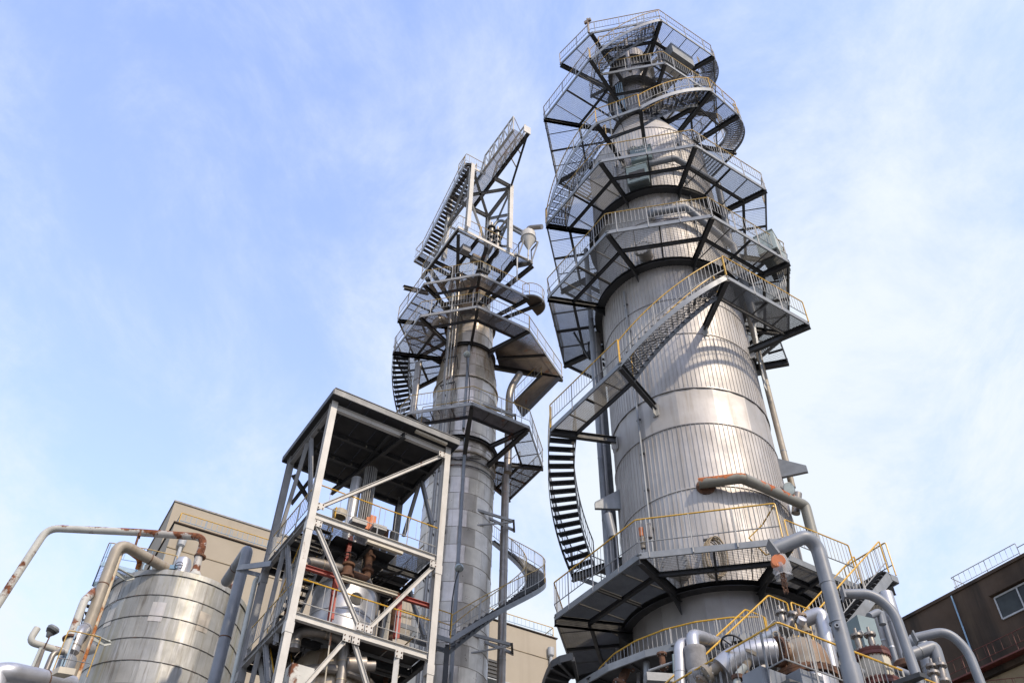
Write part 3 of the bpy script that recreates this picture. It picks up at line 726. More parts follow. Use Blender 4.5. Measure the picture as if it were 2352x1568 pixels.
railing(p0, [BT.pt(4.83, -51, 48.15)] + edge_pts(BT, 4.83, 48.15, (-22.5, 22.5, 67.5)) + [BT.pt(4.62, 75, 48.15)], 'yellow_old', 'rail')
railing(p0, edge_pts(BT, 4.83, 48.15, (112.5, 157.5)), 'yellow_old', 'rail', indiv=False)
spiral('stair curling up behind the top right of the thick tower', BT, 70, 48.15, 112.5, 51.1, 3.9, 4.8, GB, top='yellow_old', solid=False)
tp = thing('tower_platform', 'small crowning platform inside the top railing of the thick tower', 'platform', (BT.x, BT.y, 51))
for a0 in (-36, 36, 108, 180, 252):
    deck(tp, BT, a0, a0 + 72, 1.3, 2.65, 51.0, ring=True, bars='u'); fascia(tp, edge_pts(BT, 2.65, 51.0, (a0, a0 + 72)))
    beam(tp, BT.pt(1.1, a0, 50.83), BT.pt(2.67, a0, 50.83), 0.12, 0.22, 'dark')
railing(tp, edge_pts(BT, 2.67, 51.0, (-36, 36, 108, 180, 252, 324)), 'yellow_old', 'rail')
ring_beam(BT, tp, 1.12, 1.35, 51.0)

# ------------------------------------------------ things fixed to the big tower
pipe('overhead_pipe', 'rust topped grey pipe sticking out of the thick tower above the lowest platform', [(7.288, 22.863, 19.200), (9.524, 24.217, 19.200), (9.52, 24.22, 15.2)], 0.17, 'pipe_rusttop', bend=0.12, n=16)
b = MB(); b.tube(fillet([(5.941, 23.165, 19.200), (7.224, 22.851, 19.200), (7.693, 23.117, 19.200)], .12, 6), .172, 16); o_ = part('pipe_run', b, 'rust_pipe_end', bpy.data.objects['overhead_pipe']); o_['label'] = 'orange rusted end of the pipe'
o_ = bpy.data.objects['overhead_pipe']
b = MB(); b.tube([BT.pt(2.8, 3, 19.2), (6.1, 23.12, 19.2)], 0.13, 14); b.lathe([(0.13, 0), (0.30, 0.0), (0.30, 0.03), (0.13, 0.05)], BT.pt(2.86, 3, 19.2), 20, axis=(BT.pt(4, 3, 19.2) - BT.pt(2, 3, 19.2))); part('nozzle', b, 'rust', o_)
b = MB(); b.tube([(9.52, 24.22, 15.5), (9.52, 24.22, 15.0)], [0.17, 0.25], 16); part('pipe_foot', b, 'pipe_worn', o_)
fl = thing('floodlight', 'round floodlight clamped on the rusty overhead pipe, facing out', 'lamp', (8.917, 23.783, 19.340))
c = Vector((8.905, 23.681, 19.432)); ax = Vector((0.25, -0.85, -0.30)).normalized()
b = MB(); b.lathe([(0.02, -0.16), (0.12, -0.15), (0.20, 0.0), (0.22, 0.06), (0.20, 0.07)], c, 20, axis=ax); part('lamp_body', b, 'galv', fl)
b = MB(); b.disc(0.2, c + ax * 0.066, 20, ax); part('lens', b, 'lens', fl)
b = MB(); b.bar(c + Vector((-0.1, 0, -0.25)), c + Vector((-0.22, 0, 0.1)), 0.04, 0.01); b.bar(c + Vector((-0.28, 0, -0.36)), c + Vector((0.14, 0.05, -0.16)), 0.06, 0.05); part('bracket', b, 'black', fl)
pipe('short_pipe', 'short capped grey pipe beside the round floodlight on the right of the thick tower', [(9.468, 24.429, 19.830), (9.266, 24.507, 19.088)], 0.14, 'pipe_worn', bend=0, n=14)
pipe('side_pipe', 'capped grey standpipe at the left edge of the thick tower', [(3.301, 25.386, 19.516), (3.419, 25.371, 18.618)], 0.15, 'pipe_grey', bend=0, n=14)
for i, (ang, R0, zt, zb, r, mm, lab) in enumerate(((-83, 3.35, 35, 16, 0.11, 'pipe_grey', 'long grey downpipe along the left side of the thick tower'), (-94, 3.2, 30, 15, 0.16, 'alu_dull', 'second wider riser tucked behind the left edge of the thick tower'), (84, 3.12, 30, 20.6, 0.11, 'pipe_beige', 'long pipe running down the right edge of the thick tower'))):
    pipe('riser_pipe', lab, [BT.pt(R0, ang, zt), BT.pt(R0, ang, zb)], r, mm, bend=0, bands=2.5, band_m='galv')
b = MB(); b.bar(BT.pt(3.05, -89, 27), BT.pt(3.05, -89, 15.8), 0.22, 0.16, BT.pt(1, -89, 0) - BT.pt(0, 0, 0)); b2 = single('cable_tray', 'dark vertical cable tray against the left side of the thick tower', 'cable tray', b, 'dark', smooth=False)
for ang, zl, lab in ((-72, 20.2, 'grey triangular lifting lug on the left side of the thick tower'), (76, 20.9, 'grey triangular lifting lug on the right side of the thick tower')):
    t = thing('lifting_lug', lab, 'bracket', tuple(BT.pt(2.9, ang, zl)))
    n_ = Vector((-math.sin(BT.ma(ang)), math.cos(BT.ma(ang)), 0)) * 0.06
    p, q = BT.pt(2.8, ang, 0), BT.pt(3.75, ang, 0)
    b = MB(); V3 = lambda w, z, s: w + n_ * s + Vector((0, 0, z))
    b.hexa([V3(p, zl - .1, -1), V3(p, zl - .1, 1), V3(q, zl - .15, 1), V3(q, zl - .15, -1), V3(p, zl + .75, -1), V3(p, zl + .75, 1), V3(q, zl + .1, 1), V3(q, zl + .1, -1)]); part('plate', b, 'galv', t, False)
pipe('elbow_pipe', 'grey elbow pipe lying against the thick tower above the third platform', [(5.549, 23.381, 37.339), (6.053, 22.921, 36.757), (7.187, 22.854, 37.157), (9.25, 23.9, 36.7), (9.35, 24.5, 33.0)], 0.15, 'pipe_grey', bend=0.1)
pipe('elbow_pipe', 'grey elbow pipe lying against the thick tower above the second platform', [(5.793, 23.294, 33.536), (5.909, 22.901, 33.089), (7.211, 22.807, 33.348), (9.15, 23.7, 31.9), (9.5, 24.3, 28.0)], 0.16, 'pipe_grey', bend=0.1)
pipe('vent_pipe', 'grey vent pipe with a bend near the top right of the thick tower', [(8.313, 24.213, 49.185), (8.925, 23.994, 48.554), (8.938, 23.989, 47.756)], 0.14, 'pipe_worn', bend=0.2)
pipe('vent_pipe', 'second bent vent pipe beside the first near the top right of the thick tower', [(9.333, 24.267, 49.799), (9.307, 24.277, 48.435), (9.900, 24.474, 47.933)], 0.16, 'pipe_worn', bend=0.2)
def manhole(label, ang, z, Rs, r, m='galv_old', T=BT):
    p = T.pt(Rs, ang, z); ax = (T.pt(5, ang, z) - T.pt(1, ang, z)).normalized()
    t = thing('manhole', label, 'manhole', tuple(p))
    b = MB(); b.lathe([(r * 0.85, -0.1), (r * 0.85, 0.42)], p, 24, axis=ax); part('neck', b, 'pipe_worn', t)
    b = MB(); b.lathe([(r * 0.8, 0.42), (r * 1.15, 0.42), (r * 1.15, 0.50), (r * 0.8, 0.50)], p, 24, axis=ax); b.lathe([(0.001, 0.57), (r * 1.15, 0.57), (r * 1.15, 0.51), (0.001, 0.51)], p, 24, axis=ax); part('cover', b, m, t)
    ex = ax.cross(Vector((0, 0, 1))).normalized(); ez = Vector((0, 0, 1))
    bb = MB(); bb.tube([(0, 0, -0.11), (0, 0, 0.11)], 0.028, 6); me = mesh_of('bolt', bb, 'galv_old')
    for k in range(14):
        q = p + ax * 0.5 + (ex * math.cos(k * math.tau / 14) + ez * math.sin(k * math.tau / 14)) * r * 1.02
        o = inst('bolt', me, t, q); o.rotation_euler = ax.to_track_quat('Z', 'Y').to_euler()
    b = MB(); b.tube([p + ax * 0.35 + ex * r * 1.6 * math.cos(a_) + ez * r * 1.6 * math.sin(a_) for a_ in [0.2 * k for k in range(17)]], 0.02, 6); part('davit_arm', b, 'galv_old', t)
manhole('bolted manhole cover just above the second platform of the thick tower', -13, 30.9, 2.86, 0.33)
manhole('bolted manhole cover seen through the lowest platform grating of the thick tower', -19, 16.35, 2.86, 0.36)
manhole('small bolted nozzle cover above the third platform of the thick tower', -10, 38.0, 2.86, 0.22)
hs = thing('hose_coil', 'coil of tan hose hung on the thick tower behind the lowest grating', 'hose', tuple(BT.pt(3.0, 1, 16.4)))
for k in range(7):
    cpt = BT.pt(2.98 + 0.03 * k, -0.8 + 0.6 * k, 16.5); ex = Vector((math.cos(BT.ma(90)), math.sin(BT.ma(90)), 0)); w_, h_ = 0.26 + 0.02 * (k % 3), 0.62 + 0.03 * (k % 4)
    b = MB(); b.tube([cpt + ex * w_ * math.cos(a_ * math.tau / 20) + Vector((0, 0, h_ * math.sin(a_ * math.tau / 20))) for a_ in range(20)], 0.02, 6, closed=True); part('hose_loop', b, 'rope', hs)
b = MB(); b.box(BT.pt(3.05, 1, 17.15), (0.5, 0.06, 0.06), BT.ma(91)); part('hanger', b, 'black', hs, False)
fs = thing('lamp_cluster', 'two cylindrical lamps on the front left corner post of the lowest platform', 'lamp', tuple(BT.pt(5.2, -21.5, 16.2)))
for dx, z0_, z1_, r_, mm in ((0.0, 15.95, 16.3, .085, 'dome'), (-0.02, 16.35, 16.62, .07, 'orange'), (0.2, 16.3, 16.75, .10, 'fabric')):
    c = BT.pt(5.15, -21.5, 0) + Vector((dx, 0, 0)); b = MB(); b.lathe([(0.001, z1_), (r_, z1_), (r_, z1_ - 0.05), (r_ * .92, z1_ - 0.06), (r_ * .92, z0_ + .03), (r_ * .8, z0_), (0.001, z0_)], c, 16); part('lamp_body', b, mm, fs)
b = MB(); b.tube([BT.pt(5.15, -21.5, 15.8), BT.pt(5.15, -21.5, 16.9)], 0.025, 6); part('pole', b, 'galv', fs)
# cabinets
def cabinet(label, ang, R, z, w, d, h, m='teal', T=BT, text=None, doors=1, rz=None):
    p = T.pt(R, ang, z); rz = T.ma(ang) if rz is None else rz
    t = thing('cabinet', label, 'cabinet', tuple(p))
    b = MB(); b.box((p.x, p.y, p.z + h / 2), (d, w, h), rz); part('body', b, m, t, False)
    b = MB(); b.box((p.x, p.y, p.z + h + 0.02), (d + 0.08, w + 0.08, 0.04), rz); part('lid', b, 'pale_green', t, False)
    c_, s_ = math.cos(rz), math.sin(rz)
    for k in range(doors):
        y = (k + 0.5) / doors * w - w / 2; b = MB(); b.box((p.x + c_ * (d / 2 + .012) - s_ * y, p.y + s_ * (d / 2 + .012) + c_ * y, p.z + h / 2), (0.018, w / doors - 0.05, h - 0.08), rz); part('door', b, m, t, False)
    return t
cb = cabinet('pale grey-green cabinet at the right end of the second platform of the thick tower', 68, 4.75, 30.55, 1.5, 0.75, 1.1, 'pale_green', doors=2)
for dy in (-0.6, 0.6):
    b = MB(); p = BT.pt(4.75, 68, 30.42); b.box((p.x - math.sin(BT.ma(68)) * dy, p.y + math.cos(BT.ma(68)) * dy, 30.43), (0.7, 0.1, 0.25), BT.ma(68)); part('leg', b, 'dark', cb, False)
cd = thing('conduit_bundle', 'grey cables dropping from the cabinet end of the second platform', 'cable', tuple(BT.pt(4.8, 72, 30)))
for k in range(4):
    b = MB(); b.tube(fillet([BT.pt(4.9 - .07 * k, 70, 30.3), BT.pt(4.9 - .07 * k, 70, 29.1), BT.pt(3.3, 70 + k, 28.4), BT.pt(3.1, 70 + k * 1.3, 24.6)], 0.4, 4), 0.028, 6); part('conduit', b, 'galv', cd)
for lab, px0, h_ in (('blue-grey cabinet with white lettering hung on the thick tower above the third platform', 0, 1.0), ('open sided blue-grey cabinet with dark window seen through the third platform grating', 1, 1.25)):
    ang, z_ = ((-4.0, 37.0), (-9.0, 35.4))[px0]
    t = cabinet(lab, ang, 3.2, z_, 0.95, 0.5, h_)
    p = BT.pt(3.2 + 0.275, ang, z_ + h_ * 0.72); rz = BT.ma(ang)
    if px0:
        b = MB(); q = BT.pt(3.2 + .275, ang, z_ + h_ * .42); b.box(tuple(q), (0.02, 0.72, 0.55), rz); part('window', b, 'black', t, False)
    else:
        for k in range(6):
            y = -0.2 + 0.08 * k; b = MB(); b.box((p.x - math.sin(rz) * y, p.y + math.cos(rz) * y, p.z), (0.012, 0.05 if k % 2 else 0.06, 0.07), rz); part('lettering', b, 'label', t, False)
b = MB(); b.tube([BT.pt(4.83, -24, 48.2), BT.pt(4.83, -24, 49.9)], 0.06, 8); b.box(BT.pt(4.83, -24, 49.6), (0.12, 0.4, 0.25), BT.ma(-24)); single('aircraft_lamp', 'grey post with a small signal lamp on the top left corner of the thick tower', 'lamp', b, 'dome')
sl = thing('strip_conduits', 'row of pale blue tubes standing beside the neck of the thick tower', 'pipe', tuple(BT.pt(1.6, -28, 45)))
for k in range(4):
    b = MB(); b.tube([BT.pt(1.55, -38 + 4.5 * k, 44.6), BT.pt(1.55, -38 + 4.5 * k, 47.9)], 0.035, 6); part('tube', b, 'blue', sl)
for k, (R, a, z0, z1) in enumerate(((2.6, -2, 48.2, 50.4), (3.1, 30, 48.2, 49.6), (2.9, 48, 48.2, 49.8))):
    pipe('top_pipe', ('bent dark pipe standing at the front of the top platform', 'bent dark pipe on the right of the top platform', 'third bent dark pipe at the right end of the top platform')[k], [BT.pt(R, a, z0 - 1.5), BT.pt(R, a, z1), BT.pt(1.1, a, z1)], 0.11, 'pipe_worn', bend=0.3)
b = MB(); p = BT.pt(3.3, 46, 47.3); b.box(tuple(p), (1.1, 1.5, 1.0), BT.ma(46)); single('duct_box', 'galvanised duct box under the right side of the top platform', 'duct', b, 'galv', smooth=False)

# ---- lower ring walkway and stairs round the big tower
lw = walk('walkway', 'dark curved lower walkway wrapping the foot of the thick tower with a thick yellow handrail', BT, -75, 15, 4.1, 5.28, 12.9, 'yellow', rails_out=False, rails_in=True, Rshell=2.93, beams=[-75, -45, -15, 15], indiv=True, seg=7)
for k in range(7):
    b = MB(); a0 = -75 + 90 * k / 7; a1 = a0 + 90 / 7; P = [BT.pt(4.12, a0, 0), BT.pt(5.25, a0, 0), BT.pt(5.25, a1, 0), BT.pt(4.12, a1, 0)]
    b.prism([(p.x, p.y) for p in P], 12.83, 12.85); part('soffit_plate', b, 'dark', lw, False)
lk = thing('walkway', 'dark walkway arm curving away to the lower left of the thick tower', 'platform', (1.6, 23.6, 13))
P_out = [(1.772, 22.815, 13.200), (1.429, 23.015, 13.200), (1.228, 23.287, 13.200), (1.123, 23.791, 13.200), (1.038, 24.414, 13.200), (1.003, 25.006, 13.200)]
P_in = [(1.948, 23.913, 13.200), (1.852, 23.839, 13.200), (1.780, 23.842, 13.200), (1.710, 24.081, 13.200), (1.682, 24.387, 13.200), (1.696, 24.977, 13.200)]
for a_, b_, c_, d_ in zip(P_out[:-1], P_out[1:], P_in[:-1], P_in[1:]):
    b = MB(); a_, b_, c_, d_ = map(Vector, (a_, b_, c_, d_)); dz = Vector((0, 0, 0.06)); b.hexa([c_, d_, b_, a_, c_ + dz, d_ + dz, b_ + dz, a_ + dz]); part('deck_plate', b, 'dark', lk, False)
    b = MB(); b.bar(a_, b_, 0.03, 0.2); part('fascia', b, 'dark', lk, False)
    b = MB(); b.bar(a_, c_, 0.08, 0.12, du=-0.08); part('joist', b, 'dark', lk, False)
    b = MB(); b.bar(c_, d_, 0.03, 0.2); part('fascia', b, 'dark', lk, False)
U = Vector((0.848, 0.530, 0)); Vv = Vector((-0.530, 0.848, 0))
def flight(name, label, top, n_dir, w, z0, z1, run, rail_l=True, rail_r=True, topm='yellow', ms='galv', group=None, m_tr='tread', low='rail', riser=0.2, extra_top=None):
    """straight stair: top = outer top corner (front line), n_dir = towards the other side"""
    T0 = Vector(top); B = T0 - run; B.z = z0; T0.z = z1
    t = thing('stair', label, 'stair', tuple(B), group); n = max(3, round((z1 - z0) / riser)); side = n_dir.normalized() * w
    for s in (Vector((0, 0, 0)), side):
        b = MB(); b.bar(B + s + Vector((0, 0, -.1)), T0 + s + Vector((0, 0, -.1)), 0.03, 0.26); part('stringer', b, ms, t, False)
    L = (T0 - B).xy.length; dep = L / n * 1.08; ang = math.atan2(side.y, side.x)
    b = MB()
    for i in range(7): b.bar((-w / 2 + .02, -dep / 2 + dep * i / 6, -0.02), (w / 2 - .02, -dep / 2 + dep * i / 6, -0.02), 0.012, 0.035)
    for i in range(6): b.bar((-w / 2 + w * i / 5, -dep / 2, -0.02), (-w / 2 + w * i / 5, dep / 2, -0.02), 0.006, 0.03)
    me = mesh_of('tread', b, m_tr, False)
    for i in range(n):
        p = B.lerp(T0, (i + .5) / n) + side / 2; p.z = z0 + (z1 - z0) * (i + 1) / n
        inst('tread', me, t, p, ang)
    for on, s in ((rail_l, Vector((0, 0, 0))), (rail_r, side)):
        if on:
            P = [B + s, T0 + s]
            if extra_top: P.append(T0 + s + extra_top)
            railing(t, P, topm, low, h=1.05)
    return t
flight('stair', 'yellow railed stair rising right from the foreground deck before the thick tower', (6.66, 20.86, 12.9), Vv, 0.85, 9.4, 12.9, U * 3.8, extra_top=U * 0.65)
lg = thing('walkway', 'landing between the two yellow railed stairs in front of the thick tower', 'platform', (7.6, 21.6, 12.9))
b = MB(); a_ = Vector((6.66, 20.86, 12.84)); q = a_ + U * 2.3
b.hexa([a_, q, q + Vv * 0.9, a_ + Vv * 0.9] + [p + Vector((0, 0, 0.05)) for p in (a_, q, q + Vv * 0.9, a_ + Vv * 0.9)]); part('deck_plate', b, 'grate', lg, False)
fascia(lg, [a_, q]); railing(lg, [Vector((6.66, 20.86, 12.9)) + U * 0.8, Vector((6.66, 20.86, 12.9)) + U * 2.3], 'yellow', 'rail')
flight('stair', 'steep stair with yellow handrails climbing right to the end of the lowest platform', (10.75, 22.55, 15.73), Vv, 0.95, 12.0, 15.73, U * 3.95, ms='galv')
ld = thing('walkway', 'small landing at the head of the steep right hand stair', 'platform', (11.2, 23.2, 15.73))
b = MB(); a_ = Vector((10.75, 22.55, 15.66)); q = a_ + U * 0.3
b.hexa([a_, q, q + Vv * 1.6, a_ + Vv * 1.6] + [p + Vector((0, 0, 0.06)) for p in (a_, q, q + Vv * 1.6, a_ + Vv * 1.6)]); part('deck_plate', b, 'grate', ld, False)
fascia(ld, [a_, q, q + Vv * 1.6]); railing(ld, [q + Vector((0, 0, .07)), q + Vv * 1.6 + Vector((0, 0, .07))], 'yellow', 'rail')
b = MB(); b.tube([a_ + U * .2 + Vv * .5, a_ + U * .2 + Vv * .5 - Vector((0, 0, 6))], 0.1, 10); part('column', b, 'dark', ld)

b = MB(); a_ = BT.pt(3.1, -97, 28.6)
for p, q in (((-.5, 0, 0), (.5, 0, 0)), ((-.5, 0, 1.0), (.5, 0, 1.0)), ((-.5, 0, 0), (-.5, 0, 1.0)), ((.5, 0, 0), (.5, 0, 1.0)), ((-.5, 0, 0), (-1.1, 0, 1.6))): b.bar(a_ + Vector(p), a_ + Vector(q), .07, .07)
single('pipe_cradle', 'dark square steel cradle on the left wall of the thick tower under the second platform', 'bracket', b, 'dark', smooth=False)
for k, (a, R, z0, z1, r) in enumerate(((-30, 2.93, 36, 43, .035), (33, 2.95, 31, 40, .03), (-36, 2.95, 16, 29.5, .04))):
    cnd = thing('conduit', ('thin cable conduit up the front left of the thick tower above the third platform', 'thin cable conduit on the right of the thick tower wall above the second platform', 'thin cable conduit on the left of the thick tower wall over the lowest platform')[k], 'cable', tuple(BT.pt(R, a, z0)))
    b = MB(); b.tube([BT.pt(R, a, z0), BT.pt(R, a, z1)], r, 6); part('tube', b, 'galv', cnd)
    for j in range(int((z1 - z0) / 1.5)): b = MB(); b.box(tuple(BT.pt(R - .03, a, z0 + .7 + 1.5 * j)), (.06, .16, .05), BT.ma(a)); part('clamp', b, 'dark', cnd, False)

def quad_grate(parent, A_, B_, C_, D_, m='grate_rust', pitch=0.042, name='grating_panel', n_p=3):
    """grating with bars from edge A-B to edge D-C"""
    L = max((B_ - A_).length, (C_ - D_).length)
    for i in range(n_p):
        b = MB(); t0, t1 = i / n_p, (i + 1) / n_p; k = max(2, int(L / n_p / pitch))
        for j in range(k + 1):
            t = t0 + (t1 - t0) * (0.01 + 0.98 * j / k); b.bar(A_.lerp(B_, t) - Vector((0, 0, .015)), D_.lerp(C_, t) - Vector((0, 0, .015)), 0.005, 0.03)
        w = ((D_ - A_).length + (C_ - B_).length) / 2; kk = max(2, int(w / 0.1))
        for j in range(kk + 1):
            s = j / kk; b.bar(A_.lerp(D_, s).lerp(B_.lerp(C_, s), t0 + .004) - Vector((0, 0, .004)), A_.lerp(D_, s).lerp(B_.lerp(C_, s), t1 - .004) - Vector((0, 0, .004)), 0.006, 0.008)
        part(name, b, m, parent, False)

# ================================================================== SMALL TOWER
stw = thing('distillation_tower', 'tall slender weathered silver tower with rusty stains, left of the thick tower', 'tower', (ST.x, ST.y, 0))
zz_ = 17.0; k = 0
panel_ring(ST, stw, 0, 17.0, 1.80, 12, 'alu_old', 0, rib=False)
while zz_ < 37.0:
    panel_ring(ST, stw, zz_, zz_ + 1.0, 1.80, 12, 'alu_old', 92, rib=False, lip=0.05, phase=(k % 2) * 0.5); zz_ += 1.0; k += 1
R_list = [(37.0, 1.80), (38.0, 1.73), (39.0, 1.60), (40.0, 1.47)]
for (za, ra), (zb, rb) in zip(R_list[:-1], R_list[1:]): panel_ring(ST, stw, za, zb, ra, 12, 'alu_rust', 92, rib=False, rad1=rb, lip=0.04)
for za in (40.0, 41.0, 42.0): panel_ring(ST, stw, za, za + 1.0, 1.42, 10, 'alu_rust', 92, rib=False, lip=0.04)
for za in (43.0, 44.0, 45.0): panel_ring(ST, stw, za, za + 1.0, 1.18, 10, 'alu_rust', 92, rib=False, lip=0.04)
for z, R in ((31.6, 1.82), (37.0, 1.82), (40.0, 1.45)): ring(ST, stw, R, z, 0.10, 0.05, 'alu_rust')
GS = 'platforms of the slender tower'
q1 = octagon_platform(ST, 'tower_platform', 'upper narrow grating platform of the slender tower, below the square head', 42.7, 4.44, 1.55, [0, 1, 2, 7], [edge_pts(ST, 4.47, 42.7, (-67.5, -22.5, 22.5, 67.5))], 'yellow_old', 'rail_old', m='grate_rust', mb_='dark_rust', fm='galv_old', Rin={1: 3.5, 2: 3.5}, Rshell=1.42, bal=0.17, gusset=False, pitch=0.034)
beam(q1, ST.pt(2.6, -22.5, 42.55), ST.pt(2.6, 22.5, 42.55), 0.1, 0.16, 'dark_rust', 'cross_beam')
deck(q1, ST, -22.5, 22.5, 1.5, 2.6, 42.72, ring=True, bars='u', m='grate_rust')
bl = thing('balcony', 'small half round balcony on the right of the upper platform of the slender tower', 'balcony', tuple(ST.pt(4.4, 74, 42.7)))
cc = ST.pt(4.15, 76, 42.7); fa = ST.ma(72)
arc = [cc + Vector((math.cos(fa + a_) * 0.85, math.sin(fa + a_) * 0.85, 0)) for a_ in [-1.6 + 3.2 * k / 12 for k in range(13)]]
b = MB(); b.prism([(p.x, p.y) for p in arc], 42.60, 42.66); part('deck_plate', b, 'grate_rust', bl, False)
b = MB(); b.tube(arc, 0.07, 6); part('fascia', b, 'galv_old', bl); railing(bl, arc, 'yellow_old', 'rail_old', bal=0.14)
b = MB(); b.ibeam(ST.pt(1.4, 76, 42.45), cc + Vector((math.cos(fa) * .8, math.sin(fa) * .8, -.25)), 0.14, 0.22); part('radial_beam', b, 'dark_rust', bl, False)
q2 = octagon_platform(ST, 'tower_platform', 'middle grating platform of the slender tower, narrow front and wide rusty wings', 39.9, 4.44, 1.62, [0, 1, 2, 7], [edge_pts(ST, 4.47, 39.9, (-112.5, -67.5, -22.5, 22.5, 67.5))], 'yellow_old', 'rail_old', m='grate_rust', mb_='dark_rust', fm='galv_old', Rin={1: 3.42, 2: 3.42}, Rshell=1.5, bal=0.17, pitch=0.034)
va, vb_, vc, vd = ST.pt(4.44, 67.5, 39.9), ST.pt(5.8, 116.8, 39.9), ST.pt(1.9, 116.8, 39.9), ST.pt(1.9, 67.5, 39.9)
quad_grate(q2, va, vb_, vc, vd); fascia(q2, [va, vb_], 'galv_old'); railing(q2, [va, vb_], 'yellow_old', 'rail_old', bal=0.17)
beam(q2, ST.pt(1.6, 116.8, 39.73), ST.pt(5.85, 116.8, 39.73), 0.2, 0.3, 'dark_rust'); beam(q2, va.lerp(vb_, .5) - Vector((0, 0, .1)), vc.lerp(vd, .5) - Vector((0, 0, .1)), 0.1, 0.16, 'dark_rust', 'cross_beam')
q3 = octagon_platform(ST, 'tower_platform', 'lower grating platform of the slender tower, level with the flat roof', 32.6, 4.44, 1.95, [1, 2, 3, 4, 0], [edge_pts(ST, 4.47, 32.6, (-67.5, -22.5, 22.5, 67.5, 112.5, 157.5))], 'yellow_old', 'rail_old', m='grate_rust', mb_='dark_rust', fm='galv_old', Rin={1: 3.45, 2: 3.45, 3: 3.3}, Rshell=1.82, bal=0.17, gusset=False, pitch=0.034)
railing(q3, edge_pts(ST, 3.4, 32.6, (-22.5, 22.5, 67.5)), 'yellow_old', 'rail_old', balusters=False)
railing(q3, edge_pts(ST, 3.25, 32.6, (118, 157.5)), 'yellow_old', 'rail_old', bal=0.17)
for a in (22.5, 67.5):
    b = MB(); b.ibeam(ST.pt(1.8, a, 31.2), ST.pt(4.3, a, 32.35), 0.2, 0.22); part('knee_brace', b, 'dark_rust', q3, False)
GT = 'curved stairs climbing the slender tower'
spiral('dark open stair hanging left of the slender tower, seen from below', ST, -67.5, 39.9, -112.5, 36.4, 3.5, 4.44, GT, top='rail_old', m_str='dark_rust', m_tr='dark')
gw = thing('walkway', 'straight grated walkway sloping down under the right wing of the slender tower', 'platform', (1.448, 39.173, 37.363))
g4 = [Vector(p) for p in ((0.201, 39.799, 37.376), (1.776, 39.360, 39.226), (2.808, 38.799, 38.525), (0.642, 39.195, 35.866))]
quad_grate(gw, g4[0], g4[1], g4[2], g4[3], 'grate_rust', pitch=.034, n_p=4)
b = MB(); b.bar(g4[0], g4[1], .04, .24); b.bar(g4[3], g4[2], .04, .24); part('stringer', b, 'dark_rust', gw, False)
railing(gw, [g4[0], g4[1]], 'yellow_old', 'rail_old', bal=.2)
sp_ = spiral('stair with grey stringer curving round the foot of the slender tower, yellow handrails', ST, 18.5, 19.75, 95, 24.6, 3.5, 4.44, GT, top='yellow_old', m_str='galv', m_tr='tread', low='rail_old')
spiral('upper part of the curved stair going behind the foot of the slender tower', ST, 95, 24.6, 165, 29.4, 3.5, 4.44, GT, top='yellow_old', m_str='galv_old', low='rail_old')
fw = thing('walkway', 'short level walkway linking the white steel frame to the slender tower', 'platform', tuple(ST.pt(4, 10, 19.75)))
wa, wb = ST.pt(4.44, 18.5, 19.75), ST.pt(3.5, 18.5, 19.75); wd = -U * 2.4
quad_grate(fw, wa + wd, wa, wb, wb + wd, 'grate'); fascia(fw, [wa + wd, wa]); fascia(fw, [wb + wd, wb])
railing(fw, [wa + wd, wa], 'yellow', 'rail_old'); railing(fw, [wb + wd, wb], 'yellow', 'rail_old')
b = MB(); b.ibeam(ST.pt(4.2, 17, 19.5), ST.pt(4.2, 17, 13.0), 0.2, 0.2); part('column', b, 'dark', fw, False); b = MB(); b.bar(ST.pt(4.3, 17, 19.5), ST.pt(1.8, 17, 19.5), 0.15, 0.2); part('radial_beam', b, 'dark', fw, False)
# risers of the small tower
pipe('riser_pipe', 'wide grey banded pipe standing right of the slender tower', [(-0.2, 38.9, 4), (-0.2, 38.9, 31.4)], 0.20, 'pipe_worn', bend=0, bands=2.2, band_m='galv_old', n=16)
pipe('riser_pipe', 'upper banded pipe with an elbow on the right of the slender tower', [(-0.1, 38.9, 31.6), (-0.1, 38.9, 37.6), (0.498, 39.197, 39.161)], 0.21, 'pipe_worn', bend=0.8, bands=1.6, band_m='rust', n=16)
for z in (16.0, 21.6, 28.2, 35.2):
    t = thing('pipe_bracket', 'steel bracket holding the wide pipe to the slender tower', 'bracket', (-0.8, 38.6, z), 'brackets of the wide pipe beside the slender tower')
    t['label'] = {16.0: 'lowest steel bracket between the wide pipe and the slender tower, by a wall louvre', 21.6: 'steel bracket of the wide pipe just above the curved stair', 28.2: 'steel bracket of the wide pipe just under the lower platform', 35.2: 'top steel bracket of the wide pipe above the lower platform'}[z]
    b = MB(); b.bar(ST.pt(1.75, 50, z), (0.25, 38.4, z), 0.08, 0.14); part('arm', b, 'galv_old', t, False)
    b = MB(); b.bar(ST.pt(1.78, 80, z), (0.3, 39.2, z), 0.08, 0.14); part('arm', b, 'galv_old', t, False)
    b = MB(); b.bar(ST.pt(1.75, 50, z - 0.9), (0.15, 38.4, z - .05), 0.07, 0.07); part('strut', b, 'galv_old', t, False)
    b = MB(); b.bar((0.25, 38.3, z), (0.3, 39.3, z), 0.1, 0.1); part('clamp', b, 'dark_rust', t, False)
pipe('downpipe', 'thin grey downpipe on the front of the slender tower', [ST.pt(1.95, 24, 14.5), ST.pt(1.95, 22, 32.3)], 0.085, 'pipe_grey', bend=0, bands=2.4, band_m='galv')
pipe('downpipe', 'upper thin grey downpipe on the front of the slender tower', [ST.pt(1.95, 18, 33), ST.pt(1.9, 18, 39.2)], 0.075, 'pipe_grey', bend=0, bands=2.4, band_m='galv')
lb_ = thing('pipe_ladder', 'bundle of thin rusty pipes and cables up the front of the slender tower', 'pipe', tuple(ST.pt(2.3, -12, 30)))
